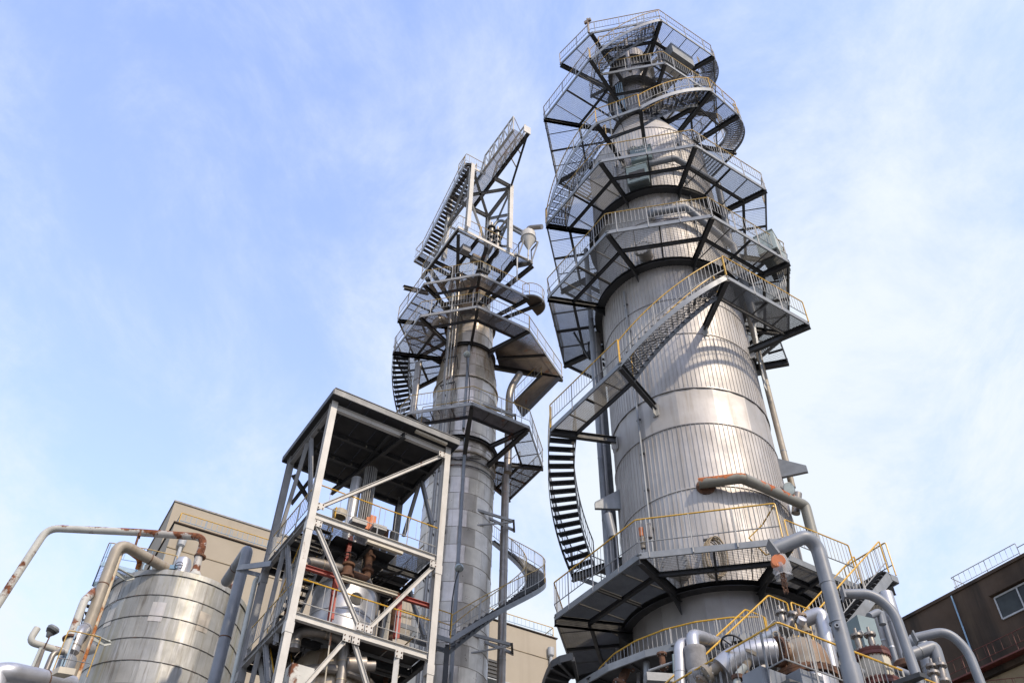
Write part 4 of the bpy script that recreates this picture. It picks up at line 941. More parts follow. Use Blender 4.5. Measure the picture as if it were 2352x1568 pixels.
for k, (a, R, r, mm) in enumerate(((-16, 2.25, .05, 'pipe_worn'), (-12, 2.35, .06, 'galv_old'), (-8, 2.3, .04, 'galv_old'), (-4, 2.25, .055, 'pipe_worn'), (-1, 2.2, .03, 'dark_rust'))):
    b = MB(); b.tube([ST.pt(R, a, 16 + k), ST.pt(R, a, 44 + 0.4 * k)], r, 8); part('pipe_run', b, mm, lb_)
for z in (18, 21, 24, 27, 30, 34.2, 36, 38):
    b = MB(); b.bar(ST.pt(2.35, -20, z), ST.pt(2.35, 2, z), 0.05, 0.06); b.bar(ST.pt(1.7, 0, z - .5), ST.pt(2.3, 2, z), 0.04, 0.05); b.bar(ST.pt(1.7, -18, z - .5), ST.pt(2.35, -19, z), 0.04, 0.05); part('bracket', b, 'dark_rust', lb_, False)
for k, (p, q, lab) in enumerate((((-2.493, 36.114, 37.522), (-2.227, 36.131, 35.545), 'oval lamp on a bent pole before the slender tower, above the lower platform'), ((-2.085, 34.537, 22.987), (-2.295, 34.524, 21.545), 'oval lamp on a bent pole before the slender tower, above the curved stair'))):
    p, q = Vector(p), Vector(q); t = thing('lamp', lab, 'lamp', tuple(q), 'street lamps on the slender tower')
    b = MB(); b.tube(fillet([q - Vector((0, 0, 1.6)), q, q.lerp(p, .6) + Vector((-0.05, 0, 0)), p], 0.4, 4), 0.03, 6); part('pole', b, 'black', t)
    ax = Vector((0.15, -0.75, -0.6)).normalized()
    b = MB(); b.lathe([(0.02, -.14), (0.15, -.1), (0.20, 0), (0.19, .03)], p + Vector((0, 0, .1)), 18, axis=ax); part('lamp_body', b, 'galv', t)
    b = MB(); b.lathe([(0.19, .03), (0.15, .09), (0.001, .12)], p + Vector((0, 0, .1)), 18, axis=ax); part('lens', b, 'lens', t)
eb = thing('junction_box', 'pale grey electrical boxes with bent cables under the lower platform of the slender tower', 'electrical box', tuple(ST.pt(2.1, -6, 31.5)))
for p, s, mm in ((ST.pt(2.4, -5, 31.75), (.3, .42, .42), 'galv'), (ST.pt(2.5, -16, 31.2), (.3, .4, .36), 'dark')):
    b = MB(); b.box(tuple(p), s, ST.ma(-8)); part('box', b, mm, eb, False)
for k in range(3):
    b = MB(); b.tube(fillet([ST.pt(2.3, -6, 31.5), ST.pt(2.4, -2 - 6 * k, 30.9), ST.pt(2.0, 10, 30.8 + .1 * k), ST.pt(1.9, 50, 31.3 + .1 * k)], .3, 4), 0.02, 6); part('cable', b, 'black', eb)
b = MB(); b.lathe([(1.86, 31.0), (1.88, 31.0), (1.88, 31.05), (1.86, 31.05)], (ST.x, ST.y, 0), 48); b.lathe([(1.86, 30.6), (1.89, 30.6), (1.89, 30.66), (1.86, 30.66)], (ST.x, ST.y, 0), 48); part('hoop', b, 'dark_rust', stw)

# ---- square head of the small tower
HZ = 46.0
HU, HV = Vector((0.851, 0.526, 0)), Vector((-0.526, 0.851, 0))
H0 = Vector((-3.37, 33.61, HZ))
hp = thing('tower_platform', 'square head platform on the slender tower carrying the crane frame', 'platform', tuple(H0))
def hpt(u, v, z=HZ): q = H0 + HU * u + HV * v; return Vector((q.x, q.y, z))
HUL, HVL = 4.3, 4.6
for k in range(4):
    quad_grate(hp, hpt(HUL * k / 4, 0), hpt(HUL * (k + 1) / 4, 0), hpt(HUL * (k + 1) / 4, HVL), hpt(HUL * k / 4, HVL), 'grate', n_p=1)
fascia(hp, [hpt(0, HVL), hpt(0, 0), hpt(HUL, 0), hpt(HUL, HVL)], 'white', h=0.22)
for u in (0.05, 1.45, 2.9, HUL - .05): beam(hp, hpt(u, 0.05, HZ - .2), hpt(u, HVL, HZ - .2), 0.16, 0.28, 'dark_rust', 'floor_beam')
for v in (1.5, 3.0): beam(hp, hpt(0, v, HZ - .2), hpt(HUL, v, HZ - .2), 0.14, 0.24, 'dark_rust', 'floor_beam')
railing(hp, [hpt(0, HVL), hpt(0, 0), hpt(1.5, 0)], 'yellow_old', 'rail_old', bal=.2); railing(hp, [hpt(1.6, 0), hpt(HUL, 0), hpt(HUL, 2)], 'yellow_old', 'rail_old', bal=.2)
for a, b_ in ((hpt(0.2, 0.3, HZ - .35), ST.pt(1.2, -30, 43.6)), (hpt(HUL - .2, 0.3, HZ - .35), ST.pt(1.2, 40, 43.6)), (hpt(HUL / 2, 0.2, HZ - .35), ST.pt(1.2, 5, 44.0)), (hpt(0.2, HVL - .3, HZ - .35), ST.pt(1.2, -110, 43.6))):
    b = MB(); b.ibeam(a, b_, 0.2, 0.24); part('knee_brace', b, 'dark_rust', hp, False)
# frame of four columns
cf = thing('crane_gantry', 'white steel frame of columns and braces on the head of the slender tower', 'steel frame', (-2.82, 33.73, HZ))
c0 = Vector((-2.82, 33.73, HZ)); TOPZ = 52.8
cp = [c0, c0 + HU * 3.0, c0 + HU * 3.0 + HV * 2.9, c0 + HV * 2.9]
top_ = lambda p, z=TOPZ: Vector((p.x, p.y, z))
for p in cp:
    b = MB(); b.ibeam(p, top_(p), 0.27, 0.27, up=HV); part('column', b, 'white', cf, False)
def fbar(a, b_, w=.16, h=.2, m='grey_paint', n='brace'):
    b = MB(); b.ibeam(a, b_, w, h); part(n, b, m, cf, False)
for i in range(4):
    fbar(top_(cp[i] if i else cp[0] + HU * 1.75, TOPZ - .15), top_(cp[(i + 1) % 4], TOPZ - .15), .2, .26, 'grey_paint', 'top_beam')
fbar(top_(cp[1], TOPZ - .3), top_(cp[3], TOPZ - .3), .16, .2); fbar(top_(cp[2], TOPZ - .3), top_(cp[0], TOPZ - .3), .16, .2)
fbar(top_(cp[1], 49.6), top_(cp[2], TOPZ - .4), .14, .16); fbar(top_(cp[1], TOPZ - .4), top_(cp[2], 49.6), .1, .12)
fbar(top_(cp[1], 49.4), top_(cp[2], HZ + .3), .12, .14); fbar(top_(cp[2], 49.4), top_(cp[1], HZ + .3), .12, .14)
fbar(top_(cp[2], 49.5), top_(cp[3], 49.5), .1, .12, 'white'); fbar(top_(cp[1], 49.5), top_(cp[2], 49.5), .1, .12, 'white')
fbar(top_(cp[0], HZ + 3.0), hpt(2.2, 0.4, HZ + .2), .12, .14, 'white'); fbar(top_(cp[0], TOPZ - .4), top_(cp[3], 49.2), .14, .16)
fbar(top_(cp[0], 49.2), top_(cp[3], 49.2), .14, .16)
# horizontal lattice boom
bm = thing('crane_boom', 'horizontal lattice boom jutting over the frame on the slender tower', 'crane boom', (-2.84, 37.26, 52.95))
bz = 52.95; dB = -HV; r0 = Vector((-2.84, 37.26, bz)); tip = Vector((0.75, 31.25, bz)); l0 = r0 - HU * 0.92; LB = (tip - r0).length
def bp(t, s, z): q = r0 + dB * t - HU * 0.92 * s; return Vector((q.x, q.y, bz + z))
b = MB(); b.ibeam(bp(0, 0, 0), bp(LB, 0, 0), .16, .34); part('main_beam', b, 'dark_rust', bm, False)
b = MB(); b.ibeam(bp(0, 1, .06), bp(LB - .4, 1, .06), .12, .18); part('main_beam', b, 'white', bm, False)
quad_grate(bm, bp(0, 0.06, .17), bp(LB - .4, 0.06, .17), bp(LB - .4, .94, .17), bp(0, .94, .17), 'grate_rust', n_p=5, pitch=.04)
nb = 6; t0, t1 = 3.0, LB - .45
for s, hgt in ((1, 1.75), (0, 1.55)):
    b = MB(); b.tube([bp(t0 - .5, s, .25), bp(t0, s, hgt), bp(t1, s, hgt)], .06, 6); part('top_chord', b, 'white', bm)
    for k in range(nb + 1):
        t = t0 + (t1 - t0) * k / nb
        b = MB(); b.tube([bp(t, s, .1), bp(t, s, hgt)], .05, 6); part('lattice_post', b, 'white', bm)
        if k < nb:
            b = MB(); b.tube([bp(t, s, .1 if k % 2 else hgt), bp(t + (t1 - t0) / nb, s, hgt if k % 2 else .1)], .04, 6); part('lattice_bar', b, 'white', bm)
            b = MB(); b.tube([bp(t, 0, 1.55), bp(t + (t1 - t0) / nb, 1, 1.75)], .026, 6) if s else b.tube([bp(t, 0, .85), bp(t + (t1 - t0) / nb, 0, .85)], .02, 6); part('lattice_bar', b, 'white', bm)
b = MB(); b.box(tuple(bp(LB + .05, .2, .1)), (.05, .5, .75), math.atan2(dB.y, dB.x)); part('end_plate', b, 'white', bm, False)
b = MB(); b.ibeam(bp(LB - .3, 0, -.1), top_(cp[1], TOPZ - .1), .12, .14); part('strut', b, 'dark', bm, False)
for t in (0.35, .62): b = MB(); b.bar((bp(LB - .3, 0, -.1)).lerp(top_(cp[1], TOPZ - .1), t), bp(LB - .3 - t * 3, 0, -.1), .07, .07); part('strut_tie', b, 'white', bm, False)
# upper landing and stair
ul = thing('walkway', 'small landing beside the foot of the lattice boom', 'platform', (-3.27, 33.67, 52.9))
u0 = Vector((-3.27, 33.67, 52.9)); quad_grate(ul, u0, u0 + HU * 1.5, u0 + HU * 1.5 + HV * 1.0, u0 + HV * 1.0, 'grate', n_p=1)
fascia(ul, [u0 + HV, u0, u0 + HU * 1.5], 'white'); railing(ul, [u0 + HV, u0, u0 + HU * 1.5], 'yellow_old', 'rail_old', bal=.18)
beam(ul, u0 - Vector((0, 0, .15)), top_(cp[0], 52.75), .14, .22, 'dark_rust', 'floor_beam')
dS = Vector((2.61, -3.57, 0)).normalized()
flight('stair', 'steep open grated stair rising on the left of the crane frame', tuple(u0 + HV * 0.15), Vector((dS.y, -dS.x, 0)) * -1, .95, 48.2, 52.9, dS * 4.45, topm='yellow_old', low='rail_old', m_tr='grate_rust', ms='grey_paint')
l0_ = u0 + HV * .15 - dS * 4.45; l0_ = Vector((l0_.x, l0_.y, 48.2)); nS = Vector((-dS.y, dS.x, 0)) * .95
ll = thing('walkway', 'low landing sticking out at the foot of the steep grated stair', 'platform', tuple(l0_))
quad_grate(ll, l0_ - dS * .9, l0_, l0_ + nS, l0_ + nS - dS * .9, 'grate_rust', n_p=1); fascia(ll, [l0_ - dS * .9 + nS, l0_ - dS * .9, l0_], 'white')
beam(ll, l0_ - dS * .45 - Vector((0, 0, .15)), l0_ - dS * .45 + nS * 3.2 - Vector((0, 0, .15)), .16, .24, 'dark_rust', 'floor_beam')
railing(ll, [l0_ - dS * .9 + nS, l0_ - dS * .9, l0_], 'yellow_old', 'rail_old', bal=.2)
b = MB(); b.ibeam(l0_ - dS * .4 + Vector((0, 0, -.3)) + nS * .6, ST.pt(1.3, -70, 45.0), .18, .24); part('knee_brace', b, 'dark_rust', ll, False)
# cyclone hopper
cyl_ = thing('cyclone', 'white conical cyclone hopper with a bent spout on the head of the slender tower', 'cyclone', (0.892, 35.589, 47.398))
cc = Vector((0.907, 35.588, 47.448))
b = MB(); b.lathe([(0.02, .62), (.2, .62), (.42, .58), (.46, .5), (.46, .0), (.50, .0), (.50, -.04), (.45, -.05), (.07, -1.05), (.05, -1.1), (.05, -1.7)], cc, 24); part('hopper', b, 'white', cyl_)
b = MB(); b.tube(fillet([cc + Vector((0, 0, .6)), (0.907, 35.588, 48.577), (1.757, 35.156, 48.162)], .45, 7), .17, 14); part('spout', b, 'pipe_worn', cyl_)
for pts in (((-1.502, 36.269, 49.134), (-1.019, 36.286, 50.455), (0.772, 35.892, 48.400)), ((-1.032, 35.985, 48.258), (-0.609, 35.995, 49.382), (0.611, 35.695, 47.933))):
    b = MB(); b.tube(fillet(pts, .75, 8), .10, 12); part('feed_pipe', b, 'galv', cyl_)
hf = thing('hopper_frame', 'grey steel frame holding the conical cyclone hopper', 'steel frame', (0.893, 35.589, 45.523))
fz = [(0.700, 35.393, 47.443), (1.522, 35.768, 47.369), (1.112, 35.783, 45.479), (0.295, 35.399, 45.559), (0.308, 36.199, 47.704), (1.108, 36.583, 47.556)]
for i, j in ((0, 1), (1, 2), (0, 3), (4, 3), (0, 4), (1, 5), (3, 2), (5, 2)):
    b = MB(); b.bar(fz[i], fz[j], .08, .08); part('frame_bar', b, 'grey_paint', hf, False)
bx0, bx1, bx2, bx3 = [Vector(p) for p in ((0.066, 35.642, 46.000), (1.191, 36.326, 46.000), (0.237, 36.629, 46.000), (-0.231, 36.481, 46.000))]
quad_grate(hf, bx0, bx1, bx2, bx3, 'grate', n_p=1); b = MB(); b.bar(bx0, bx1, .06, .2); b.bar(bx1, bx2, .12, .26); part('edge_beam', b, 'grey_paint', hf, False)
b = MB(); b.ibeam(bx1 - Vector((0, 0, .3)), ST.pt(1.2, 60, 44.0), .2, .26); part('knee_brace', b, 'dark_rust', hf, False)
b = MB(); b.tube([(0.878, 35.589, 46.007), (0.894, 35.589, 45.282)], .04, 8); b.tube([(0.220, 35.299, 45.241), (0.227, 35.299, 43.007)], .045, 8); part('drain_pipe', b, 'white', hf)
for k, (p, q) in enumerate((((-1.462, 36.271, 48.875), (-1.692, 36.561, 47.040)), ((-1.058, 35.984, 48.050), (-1.240, 36.379, 46.629)))):
    p, q = Vector(p), Vector(q); t = thing('valve', ('left dark valve with ribbed elbow under the head platform', 'right dark valve with ribbed elbow under the head platform')[k], 'valve', tuple(p), 'pair of valves on the head platform')
    b = MB(); b.tube(fillet([p + Vector((0, 0, .6)), p - Vector((0, 0, 1.6)), q], .5, 7), [.17] * 9 + [.17] * 0 if False else .16, 12); part('body', b, 'pipe_worn', t)
    for dz in (.5, -.1, -.6):
        b = MB(); b.lathe([(.16, -.05), (.27, -.05), (.27, .05), (.16, .05)], p + Vector((0, 0, dz)), 14); part('flange', b, 'black', t)
    b = MB(); b.tube([p + Vector((0, 0, .6)), p + Vector((0, 0, 1.1))], .07, 8); part('stem', b, 'pipe_worn', t)
for k in range(3):
    b = MB(); b.box(tuple(hpt(1.0 + .9 * k, .8 + .3 * k, HZ - .75)), (.55, .4, .5), .55); single('junction_box', ('dusty box hung left under the head platform', 'dusty box hung in the middle under the head platform', 'dusty box hung right under the head platform')[k], 'electrical box', b, ('fabric', 'dome', 'galv')[k], group='boxes under the head platform', smooth=False)
b = MB(); b.ibeam((-6.638, 36.603, 43.754), (-5.264, 37.634, 44.444), .2, .26); single('davit_beam', 'loose dark beam end sticking out left of the upper platform of the slender tower', 'beam', b, 'dark_rust', smooth=False)
for k in range(3):
    pipe('tangle_pipe', ('thick worn pipe curving under the upper left platform of the slender tower', 'thinner worn pipe curving below the upper platform of the slender tower', 'standing stub pipe behind the middle railing of the slender tower')[k],
         ([ST.pt(1.2, -35, 42.0), ST.pt(2.6, -30, 41.6), ST.pt(2.7, -50, 40.2)], [ST.pt(1.4, -20, 43.6), ST.pt(2.4, -18, 43.6), ST.pt(2.4, -12, 46)], [ST.pt(2.7, -8, 40.0), ST.pt(2.7, -8, 41.6)])[k], (.2, .12, .1)[k], 'pipe_worn', bend=.4)
for k, (a, z0, z1, r) in enumerate(((-60, 33, 38.8, .19), (-52, 33, 38.6, .10))):
    pipe('riser_pipe', ('dark vent pipe standing left of the slender tower beside the hanging stair', 'thin vent pipe standing left of the slender tower beside the hanging stair')[k], [ST.pt(2.9, a, z0), ST.pt(2.9, a, z1)], r, 'pipe_worn', bend=0, bands=2.0, band_m='rust')
cabinet('pale blue box standing left on the lower platform of the slender tower', -38, 2.7, 32.7, .7, .5, .9, 'pipe_grey', T=ST)

# ================================================================== WHITE STEEL FRAME WITH FLAT ROOF
S0 = Vector((-6.43, 24.98, 0)); LU, LV = 4.745, 3.86
def S(u, v, z): q = S0 + U * u + Vv * v; return Vector((q.x, q.y, z))
F1, F2, RZ = 15.55, 19.12, 23.95
fr = thing('steel_frame', 'open white steel frame with flat dark roof, in front of the slender tower', 'steel frame', tuple(S0))
def sb(n, a, b_, w=.2, h=.22, m='white', up=(0, 0, 1), i=True):
    b = MB(); (b.ibeam if i else b.bar)(a, b_, w, h, up); return part(n, b, m, fr, False)
for u, v in ((0, 0), (LU, 0), (0, LV), (LU, LV)):
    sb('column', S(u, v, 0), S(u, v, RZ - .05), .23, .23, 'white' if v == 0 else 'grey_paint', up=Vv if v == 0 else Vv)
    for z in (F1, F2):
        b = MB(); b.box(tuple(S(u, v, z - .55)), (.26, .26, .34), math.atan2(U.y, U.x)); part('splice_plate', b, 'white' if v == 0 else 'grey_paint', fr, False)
for z in (F1 - 3.55, F1, F2, RZ - .15):
    mm = 'white'
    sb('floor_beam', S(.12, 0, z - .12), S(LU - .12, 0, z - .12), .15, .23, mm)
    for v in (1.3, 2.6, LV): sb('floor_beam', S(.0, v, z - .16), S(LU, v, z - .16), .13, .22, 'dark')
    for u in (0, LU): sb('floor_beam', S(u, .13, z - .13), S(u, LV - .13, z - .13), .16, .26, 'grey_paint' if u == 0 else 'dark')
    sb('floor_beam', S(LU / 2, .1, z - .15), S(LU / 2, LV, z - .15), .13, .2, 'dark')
# braces
sb('brace', S(.1, -.02, F2 + .15), S(LU - .15, -.02, RZ - .45), .115, .13)
sb('brace', S(.15, -.03, F2 - .35), S(LU / 2 - .12, -.03, F1 + .05), .115, .13)
sb('brace', S(LU - .1, -.03, F2 - .35), S(LU / 2 + .05, -.03, F1 + .05), .115, .13)
sb('brace', S(LU / 2 - .5, -.02, F1 - .3), S(0.1, -.02, F1 - 3.3), .115, .13); sb('brace', S(LU / 2 - .3, -.02, F1 - .3), S(LU - .6, -.02, F1 - 4.4), .115, .13)
sb('post', S(LU * .76, 0, F1 - .3), S(LU * .76, 0, 4), .16, .16)
for a, b_ in (((-7.410, 26.549, 23.472), (-6.570, 25.204, 19.404)), ((-7.600, 26.851, 23.526), (-8.113, 27.673, 19.939)), ((-7.579, 26.818, 19.031), (-7.749, 27.090, 14.295)), ((-7.413, 26.553, 18.823), (-6.527, 25.135, 15.780)), ((-7.489, 26.674, 15.442), (-6.878, 25.696, 13.652)), ((-7.012, 25.911, 15.541), (-6.900, 25.732, 14.896))):
    sb('brace', a, b_, .12, .14, 'grey_paint')
for a, b_ in (((-8.306, 28.359, 23.178), (-7.568, 28.821, 22.277)), ((-7.549, 28.832, 23.754), (-8.156, 28.453, 21.884)), ((-3.473, 29.192, 23.690), (-2.770, 28.067, 20.791)), ((-3.549, 29.315, 23.586), (-4.041, 30.101, 21.656)), ((-3.553, 29.320, 19.016), (-2.693, 27.945, 16.383))):
    sb('brace', a, b_, .12, .14, 'grey_paint' if a[0] > -6 else 'dark_rust')
# roof
b = MB(); P = [S(-.2, -.45, 0), S(LU + .25, -.45, 0), S(LU + .25, LV + .4, 0), S(-.2, LV + .4, 0)]
nr = 7
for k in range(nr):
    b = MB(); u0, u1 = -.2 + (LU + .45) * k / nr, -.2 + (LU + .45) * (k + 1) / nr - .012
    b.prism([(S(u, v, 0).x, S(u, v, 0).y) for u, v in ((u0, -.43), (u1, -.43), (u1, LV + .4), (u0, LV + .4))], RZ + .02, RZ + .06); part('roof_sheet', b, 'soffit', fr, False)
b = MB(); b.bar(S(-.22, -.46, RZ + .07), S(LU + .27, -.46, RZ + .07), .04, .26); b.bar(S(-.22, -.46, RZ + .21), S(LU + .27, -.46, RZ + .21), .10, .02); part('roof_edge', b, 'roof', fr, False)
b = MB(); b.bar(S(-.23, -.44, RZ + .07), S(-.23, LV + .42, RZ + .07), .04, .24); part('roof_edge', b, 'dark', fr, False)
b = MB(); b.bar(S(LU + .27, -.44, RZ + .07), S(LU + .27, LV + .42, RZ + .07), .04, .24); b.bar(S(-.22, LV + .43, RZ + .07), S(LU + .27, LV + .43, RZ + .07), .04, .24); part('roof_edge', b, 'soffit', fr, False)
sb('monorail', (-3.884, 26.247, 23.500), (-7.073, 29.864, 23.500), .14, .24, 'dark')
for a, b_ in (((-3.551, 26.426, 23.861), (-2.410, 27.139, 23.834)),):
    b = MB(); b.bar(a, b_, .14, .09); single('strip_light', 'white strip light fixed under the front roof edge of the steel frame', 'lamp', b, 'cream', smooth=False)
b = MB(); b.bar(S(LU * .42, -.12, F2 - .45), S(LU * .70, -.12, F2 - .45), .14, .09); single('strip_light', 'white strip light under the upper floor of the steel frame', 'lamp', b, 'cream', smooth=False)
for k in range(4):
    u0, u1 = .1 + (LU - .2) * k / 4, .1 + (LU - .2) * (k + 1) / 4 - .015
    b = MB(); b.prism([(S(u, v, 0).x, S(u, v, 0).y) for u, v in ((u0, .12), (u1, .12), (u1, LV), (u0, LV))], F1 + .0, F1 + .015); part('deck_plate', b, 'dark_rust', fr, False)  # solid plate instead of open grating, added dark to deepen shade inside the frame
    v0 = 1.9 if k in (0, 3) else .8
    quad_grate(fr, S(u0, .12, F2 + .02), S(u1, .12, F2 + .02), S(u1, v0, F2 + .02), S(u0, v0, F2 + .02), 'grate', n_p=1, pitch=.03)
    b = MB(); b.prism([(S(u, v, 0).x, S(u, v, 0).y) for u, v in ((u0, v0 + .01), (u1, v0 + .01), (u1, LV), (u0, LV))], F2 + .0, F2 + .015); part('deck_plate', b, 'dark', fr, False)
    for q in (1, 2, 3):
        b = MB(); v_ = .12 + (LV - .12) * q / 4; b.bar(S(u0, v_, F1 - .05), S(u1, v_, F1 - .05), .05, .09); b.bar(S(u0, v_ + .3, F2 - .05), S(u1, v_ + .3, F2 - .05), .05, .09); part('joist', b, 'grey_paint', fr, False)
def gusset(c, w, h):
    b = MB(); b.box(tuple(c), (w, .02, h), math.atan2(U.y, U.x)); g = part('gusset_plate', b, 'white', fr, False)
    bb = MB()
    for sx in (-.3, .3):
        for sz in (-.3, .3): q = c + U * (w * sx) + Vector((0, 0, h * sz)); bb.tube([q - Vv * .035, q + Vv * .0], .022, 6)
    part('bolts', bb, 'rust', g, True, 'stuff')
for u_, z_ in ((.22, F2 + .25), (LU - .25, RZ - .5), (.25, F2 - .42), (LU - .22, F2 - .42), (LU / 2 - .18, F1 + .12), (LU / 2 + .12, F1 + .12), (LU / 2 - .55, F1 - .36), (LU / 2 - .25, F1 - .36), (LU * .76, F1 - .38)):
    gusset(S(u_, -.11, z_), .26, .24)
for k in range(7):
    u_, v_, r_, m_ = ((.5, 3.0, .1, 'pipe_worn'), (.9, 3.4, .07, 'rust'), (3.9, 2.9, .12, 'pipe_worn'), (4.3, 2.2, .08, 'rust'), (3.4, 3.5, .1, 'galv_old'), (.7, 2.2, .06, 'pipe_rust'), (2.9, 3.6, .14, 'pipe_worn'))[k]
    pipe('service_pipe', ('worn pipe rising at the back left inside the white steel frame', 'thin rusty pipe rising at the back left inside the white steel frame', 'worn pipe rising at the right inside the white steel frame behind the right red post', 'thin rusty pipe rising at the right inside the white steel frame', 'grey streaked pipe at the back right inside the white steel frame', 'thin rust flecked pipe at the left inside the white steel frame', 'widest worn pipe at the back of the white steel frame')[k],
         [S(u_, v_, F1 - 6), S(u_, v_, F2 - .5 if k % 2 else F2 + .8), S(u_ + .5, v_, F2 - .5 if k % 2 else F2 + .8)], r_, m_, bend=.2, n=10)
for z in (F1, F2):
    railing(fr, [S(.1, .02, z), S(LU - .1, .02, z)], 'yellow', 'rail_old', h=1.15, bal=.42, ends=False)
    railing(fr, [S(-.02, .2, z), S(-.02, LV - .1, z)], 'yellow_old', 'rail_old', h=1.15, bal=.18, ends=False)
    railing(fr, [S(LU, 1.2, z), S(LU, LV - .1, z)], 'yellow_old', 'rail_old', h=1.15, bal=.3, ends=False)
flight('stair', 'yellow railed stair inside the left side of the white steel frame', tuple(S(.35, .7, F2)), U, .7, F1, F2, -Vv * 2.7, topm='yellow', low='rail_old', ms='grey_paint')
flight('stair', 'lower yellow railed stair inside the left side of the white steel frame', tuple(S(.35, 3.3, F1)), U, .7, F1 - 3.55, F1, Vv * 2.7, topm='yellow', low='rail_old', ms='grey_paint')
for a, b_, mm, lab in (((-5.456, 25.884, 17.228), (-5.424, 25.904, 15.786), 'red', 'left red post standing on the lower floor of the white steel frame'), ((-3.534, 27.085, 17.316), (-3.500, 27.106, 15.853), 'red', 'right red post standing on the lower floor of the white steel frame')):
    b = MB(); b.ibeam(a, b_, .16, .15, up=Vv); single('post', lab, 'post', b, mm, group='red posts in the white steel frame', smooth=False)
for a, b_, mm, lab in (((-6.377, 25.308, 17.265), (-5.384, 25.929, 17.285), 'red', 'left red cross beam above the lower floor of the white steel frame'), ((-3.525, 27.091, 17.319), (-2.502, 27.730, 17.344), 'red', 'right red cross beam ending at the front right column of the white steel frame'), ((-5.319, 25.969, 17.308), (-3.607, 27.039, 17.361), 'cream', 'cream painted cross beam in front of the cone topped vessel')):
    b = MB(); b.ibeam(a, b_, .13, .14); single('beam', lab, 'beam', b, mm, smooth=False)
b = MB(); b.ibeam((-5.401, 26.802, 19.408), (-5.416, 26.793, 18.289), .14, .14, up=Vv); single('post', 'dark red hanging post under the upper floor of the white steel frame', 'post', b, 'red', smooth=False)
# vessels inside
ves = thing('vessel', 'silver cone topped vessel with a dark round hole in the white steel frame', 'vessel', (-5.462, 27.943, 17.403))
vc_ = Vector((-5.481, 27.932, 17.544)); zsh = Vector((-5.333, 26.786, 17.761)).z
b = MB(); b.lathe([(1.08, F1 - 1.2), (1.08, zsh - 1.02), (1.10, zsh - 1.0), (1.08, zsh - .98), (1.08, zsh), (1.12, zsh + .02), (1.08, zsh + .05), (.42, zsh + 1.55), (.40, zsh + 2.0), (.3, zsh + 2.1)], (vc_.x, vc_.y, 0), 40); part('shell', b, 'vessel', ves)
hp_ = Vector((-4.975, 27.092, 17.180)); nx = (hp_ - Vector((vc_.x, vc_.y, hp_.z))).normalized()
q_ = Vector((vc_.x, vc_.y, hp_.z)) + nx * 1.085
b = MB(); b.lathe([(.001, .0), (.17, .0), (.17, .02), (.22, .02), (.22, -.05)], q_, 20, axis=nx); part('port', b, 'black', ves)
lv = thing('vessel', 'round brown stained vessel under the lower floor of the white steel frame', 'vessel', (-5.539, 27.896, 15.441))
lc = Vector((-5.510, 27.913, 15.450)); zt = Vector((-5.466, 26.997, 15.687)).z
b = MB(); b.lathe([(1.25, zt - 4), (1.25, zt - 1.0), (1.2, zt - .55), (.95, zt - .15), (.5, zt + .05), (.01, zt + .1)], (lc.x, lc.y, 0), 40); part('shell', b, 'alu_rust', lv)
b = MB(); b.tube([Vector((lc.x + 1.38 * math.cos(a * math.tau / 32), lc.y + 1.38 * math.sin(a * math.tau / 32), zt - 1.15)) for a in range(32)], .14, 10, closed=True); part('ring_pipe', b, 'pipe_worn', lv)
b = MB(); b.lathe([(.3, -.3), (.3, .3), (.16, .31), (.16, .6)], (-4.608, 26.827, 14.796), 16, axis=(1, .3, .15)); part('nozzle', b, 'pipe_worn', lv)
pipe('ribbed_pipe', 'thick worn pipe with segmented bends hanging below the lower floor of the white steel frame', [(-6.373, 25.959, 14.833), (-6.382, 25.954, 15.379), (-5.945, 26.109, 15.538), (-4.997, 26.583, 15.579), (-4.939, 26.619, 13.907)], .17, 'pipe_worn', bend=.5, n=16, bands=.5, band_m='alu_rust')
pipe('elbow_pipe', 'thick worn elbow pipe behind the front left column of the white steel frame', [(-6.525, 25.746, 17.390), (-6.496, 25.882, 17.841), (-5.576, 26.575, 18.017), (-5.250, 27.014, 18.165)], .17, 'pipe_worn', bend=.3, n=16, bands=.5, band_m='alu_rust')
vp = thing('valve', 'rusty gate valve with a hand wheel in the white steel frame', 'valve', (-5.286, 26.638, 18.007))
c = Vector((-5.286, 26.638, 18.007))
b = MB(); b.lathe([(.001, -.45), (.12, -.45), (.14, -.3), (.24, -.28), (.24, -.2), (.17, -.18), (.19, 0), (.14, .12), (.22, .14), (.22, .22), (.10, .24), (.05, .3), (.03, .62)], c, 18); part('body', b, 'rust', vp)
b = MB(); b.tube([c + Vector((.22 * math.cos(a * math.tau / 20), .22 * math.sin(a * math.tau / 20), .55)) for a in range(20)], .02, 6, closed=True); b.bar(c + Vector((-.22, 0, .55)), c + Vector((.22, 0, .55)), .03, .02); b.bar(c + Vector((0, -.22, .55)), c + Vector((0, .22, .55)), .03, .02); part('hand_wheel', b, 'black', vp)
pipe('curved_pipe', 'dark red-brown flanged pipe curving up under the upper floor of the white steel frame', [(-5.156, 26.837, 17.982), (-4.705, 27.120, 17.977), (-4.703, 27.121, 18.357), (-4.773, 27.195, 19.262)], .13, 'rust', bend=.3, flanges=(((-4.703, 27.120, 18.280), (0, 0, 1)), ((-4.722, 27.227, 18.888), (0, 0, 1))), band_m='rust')
pipe('curved_pipe', 'grey stub pipe leaning beside the cone of the vessel in the white steel frame', [(-5.085, 27.236, 18.497), (-4.916, 27.459, 19.112)], .15, 'pipe_worn', bend=0)
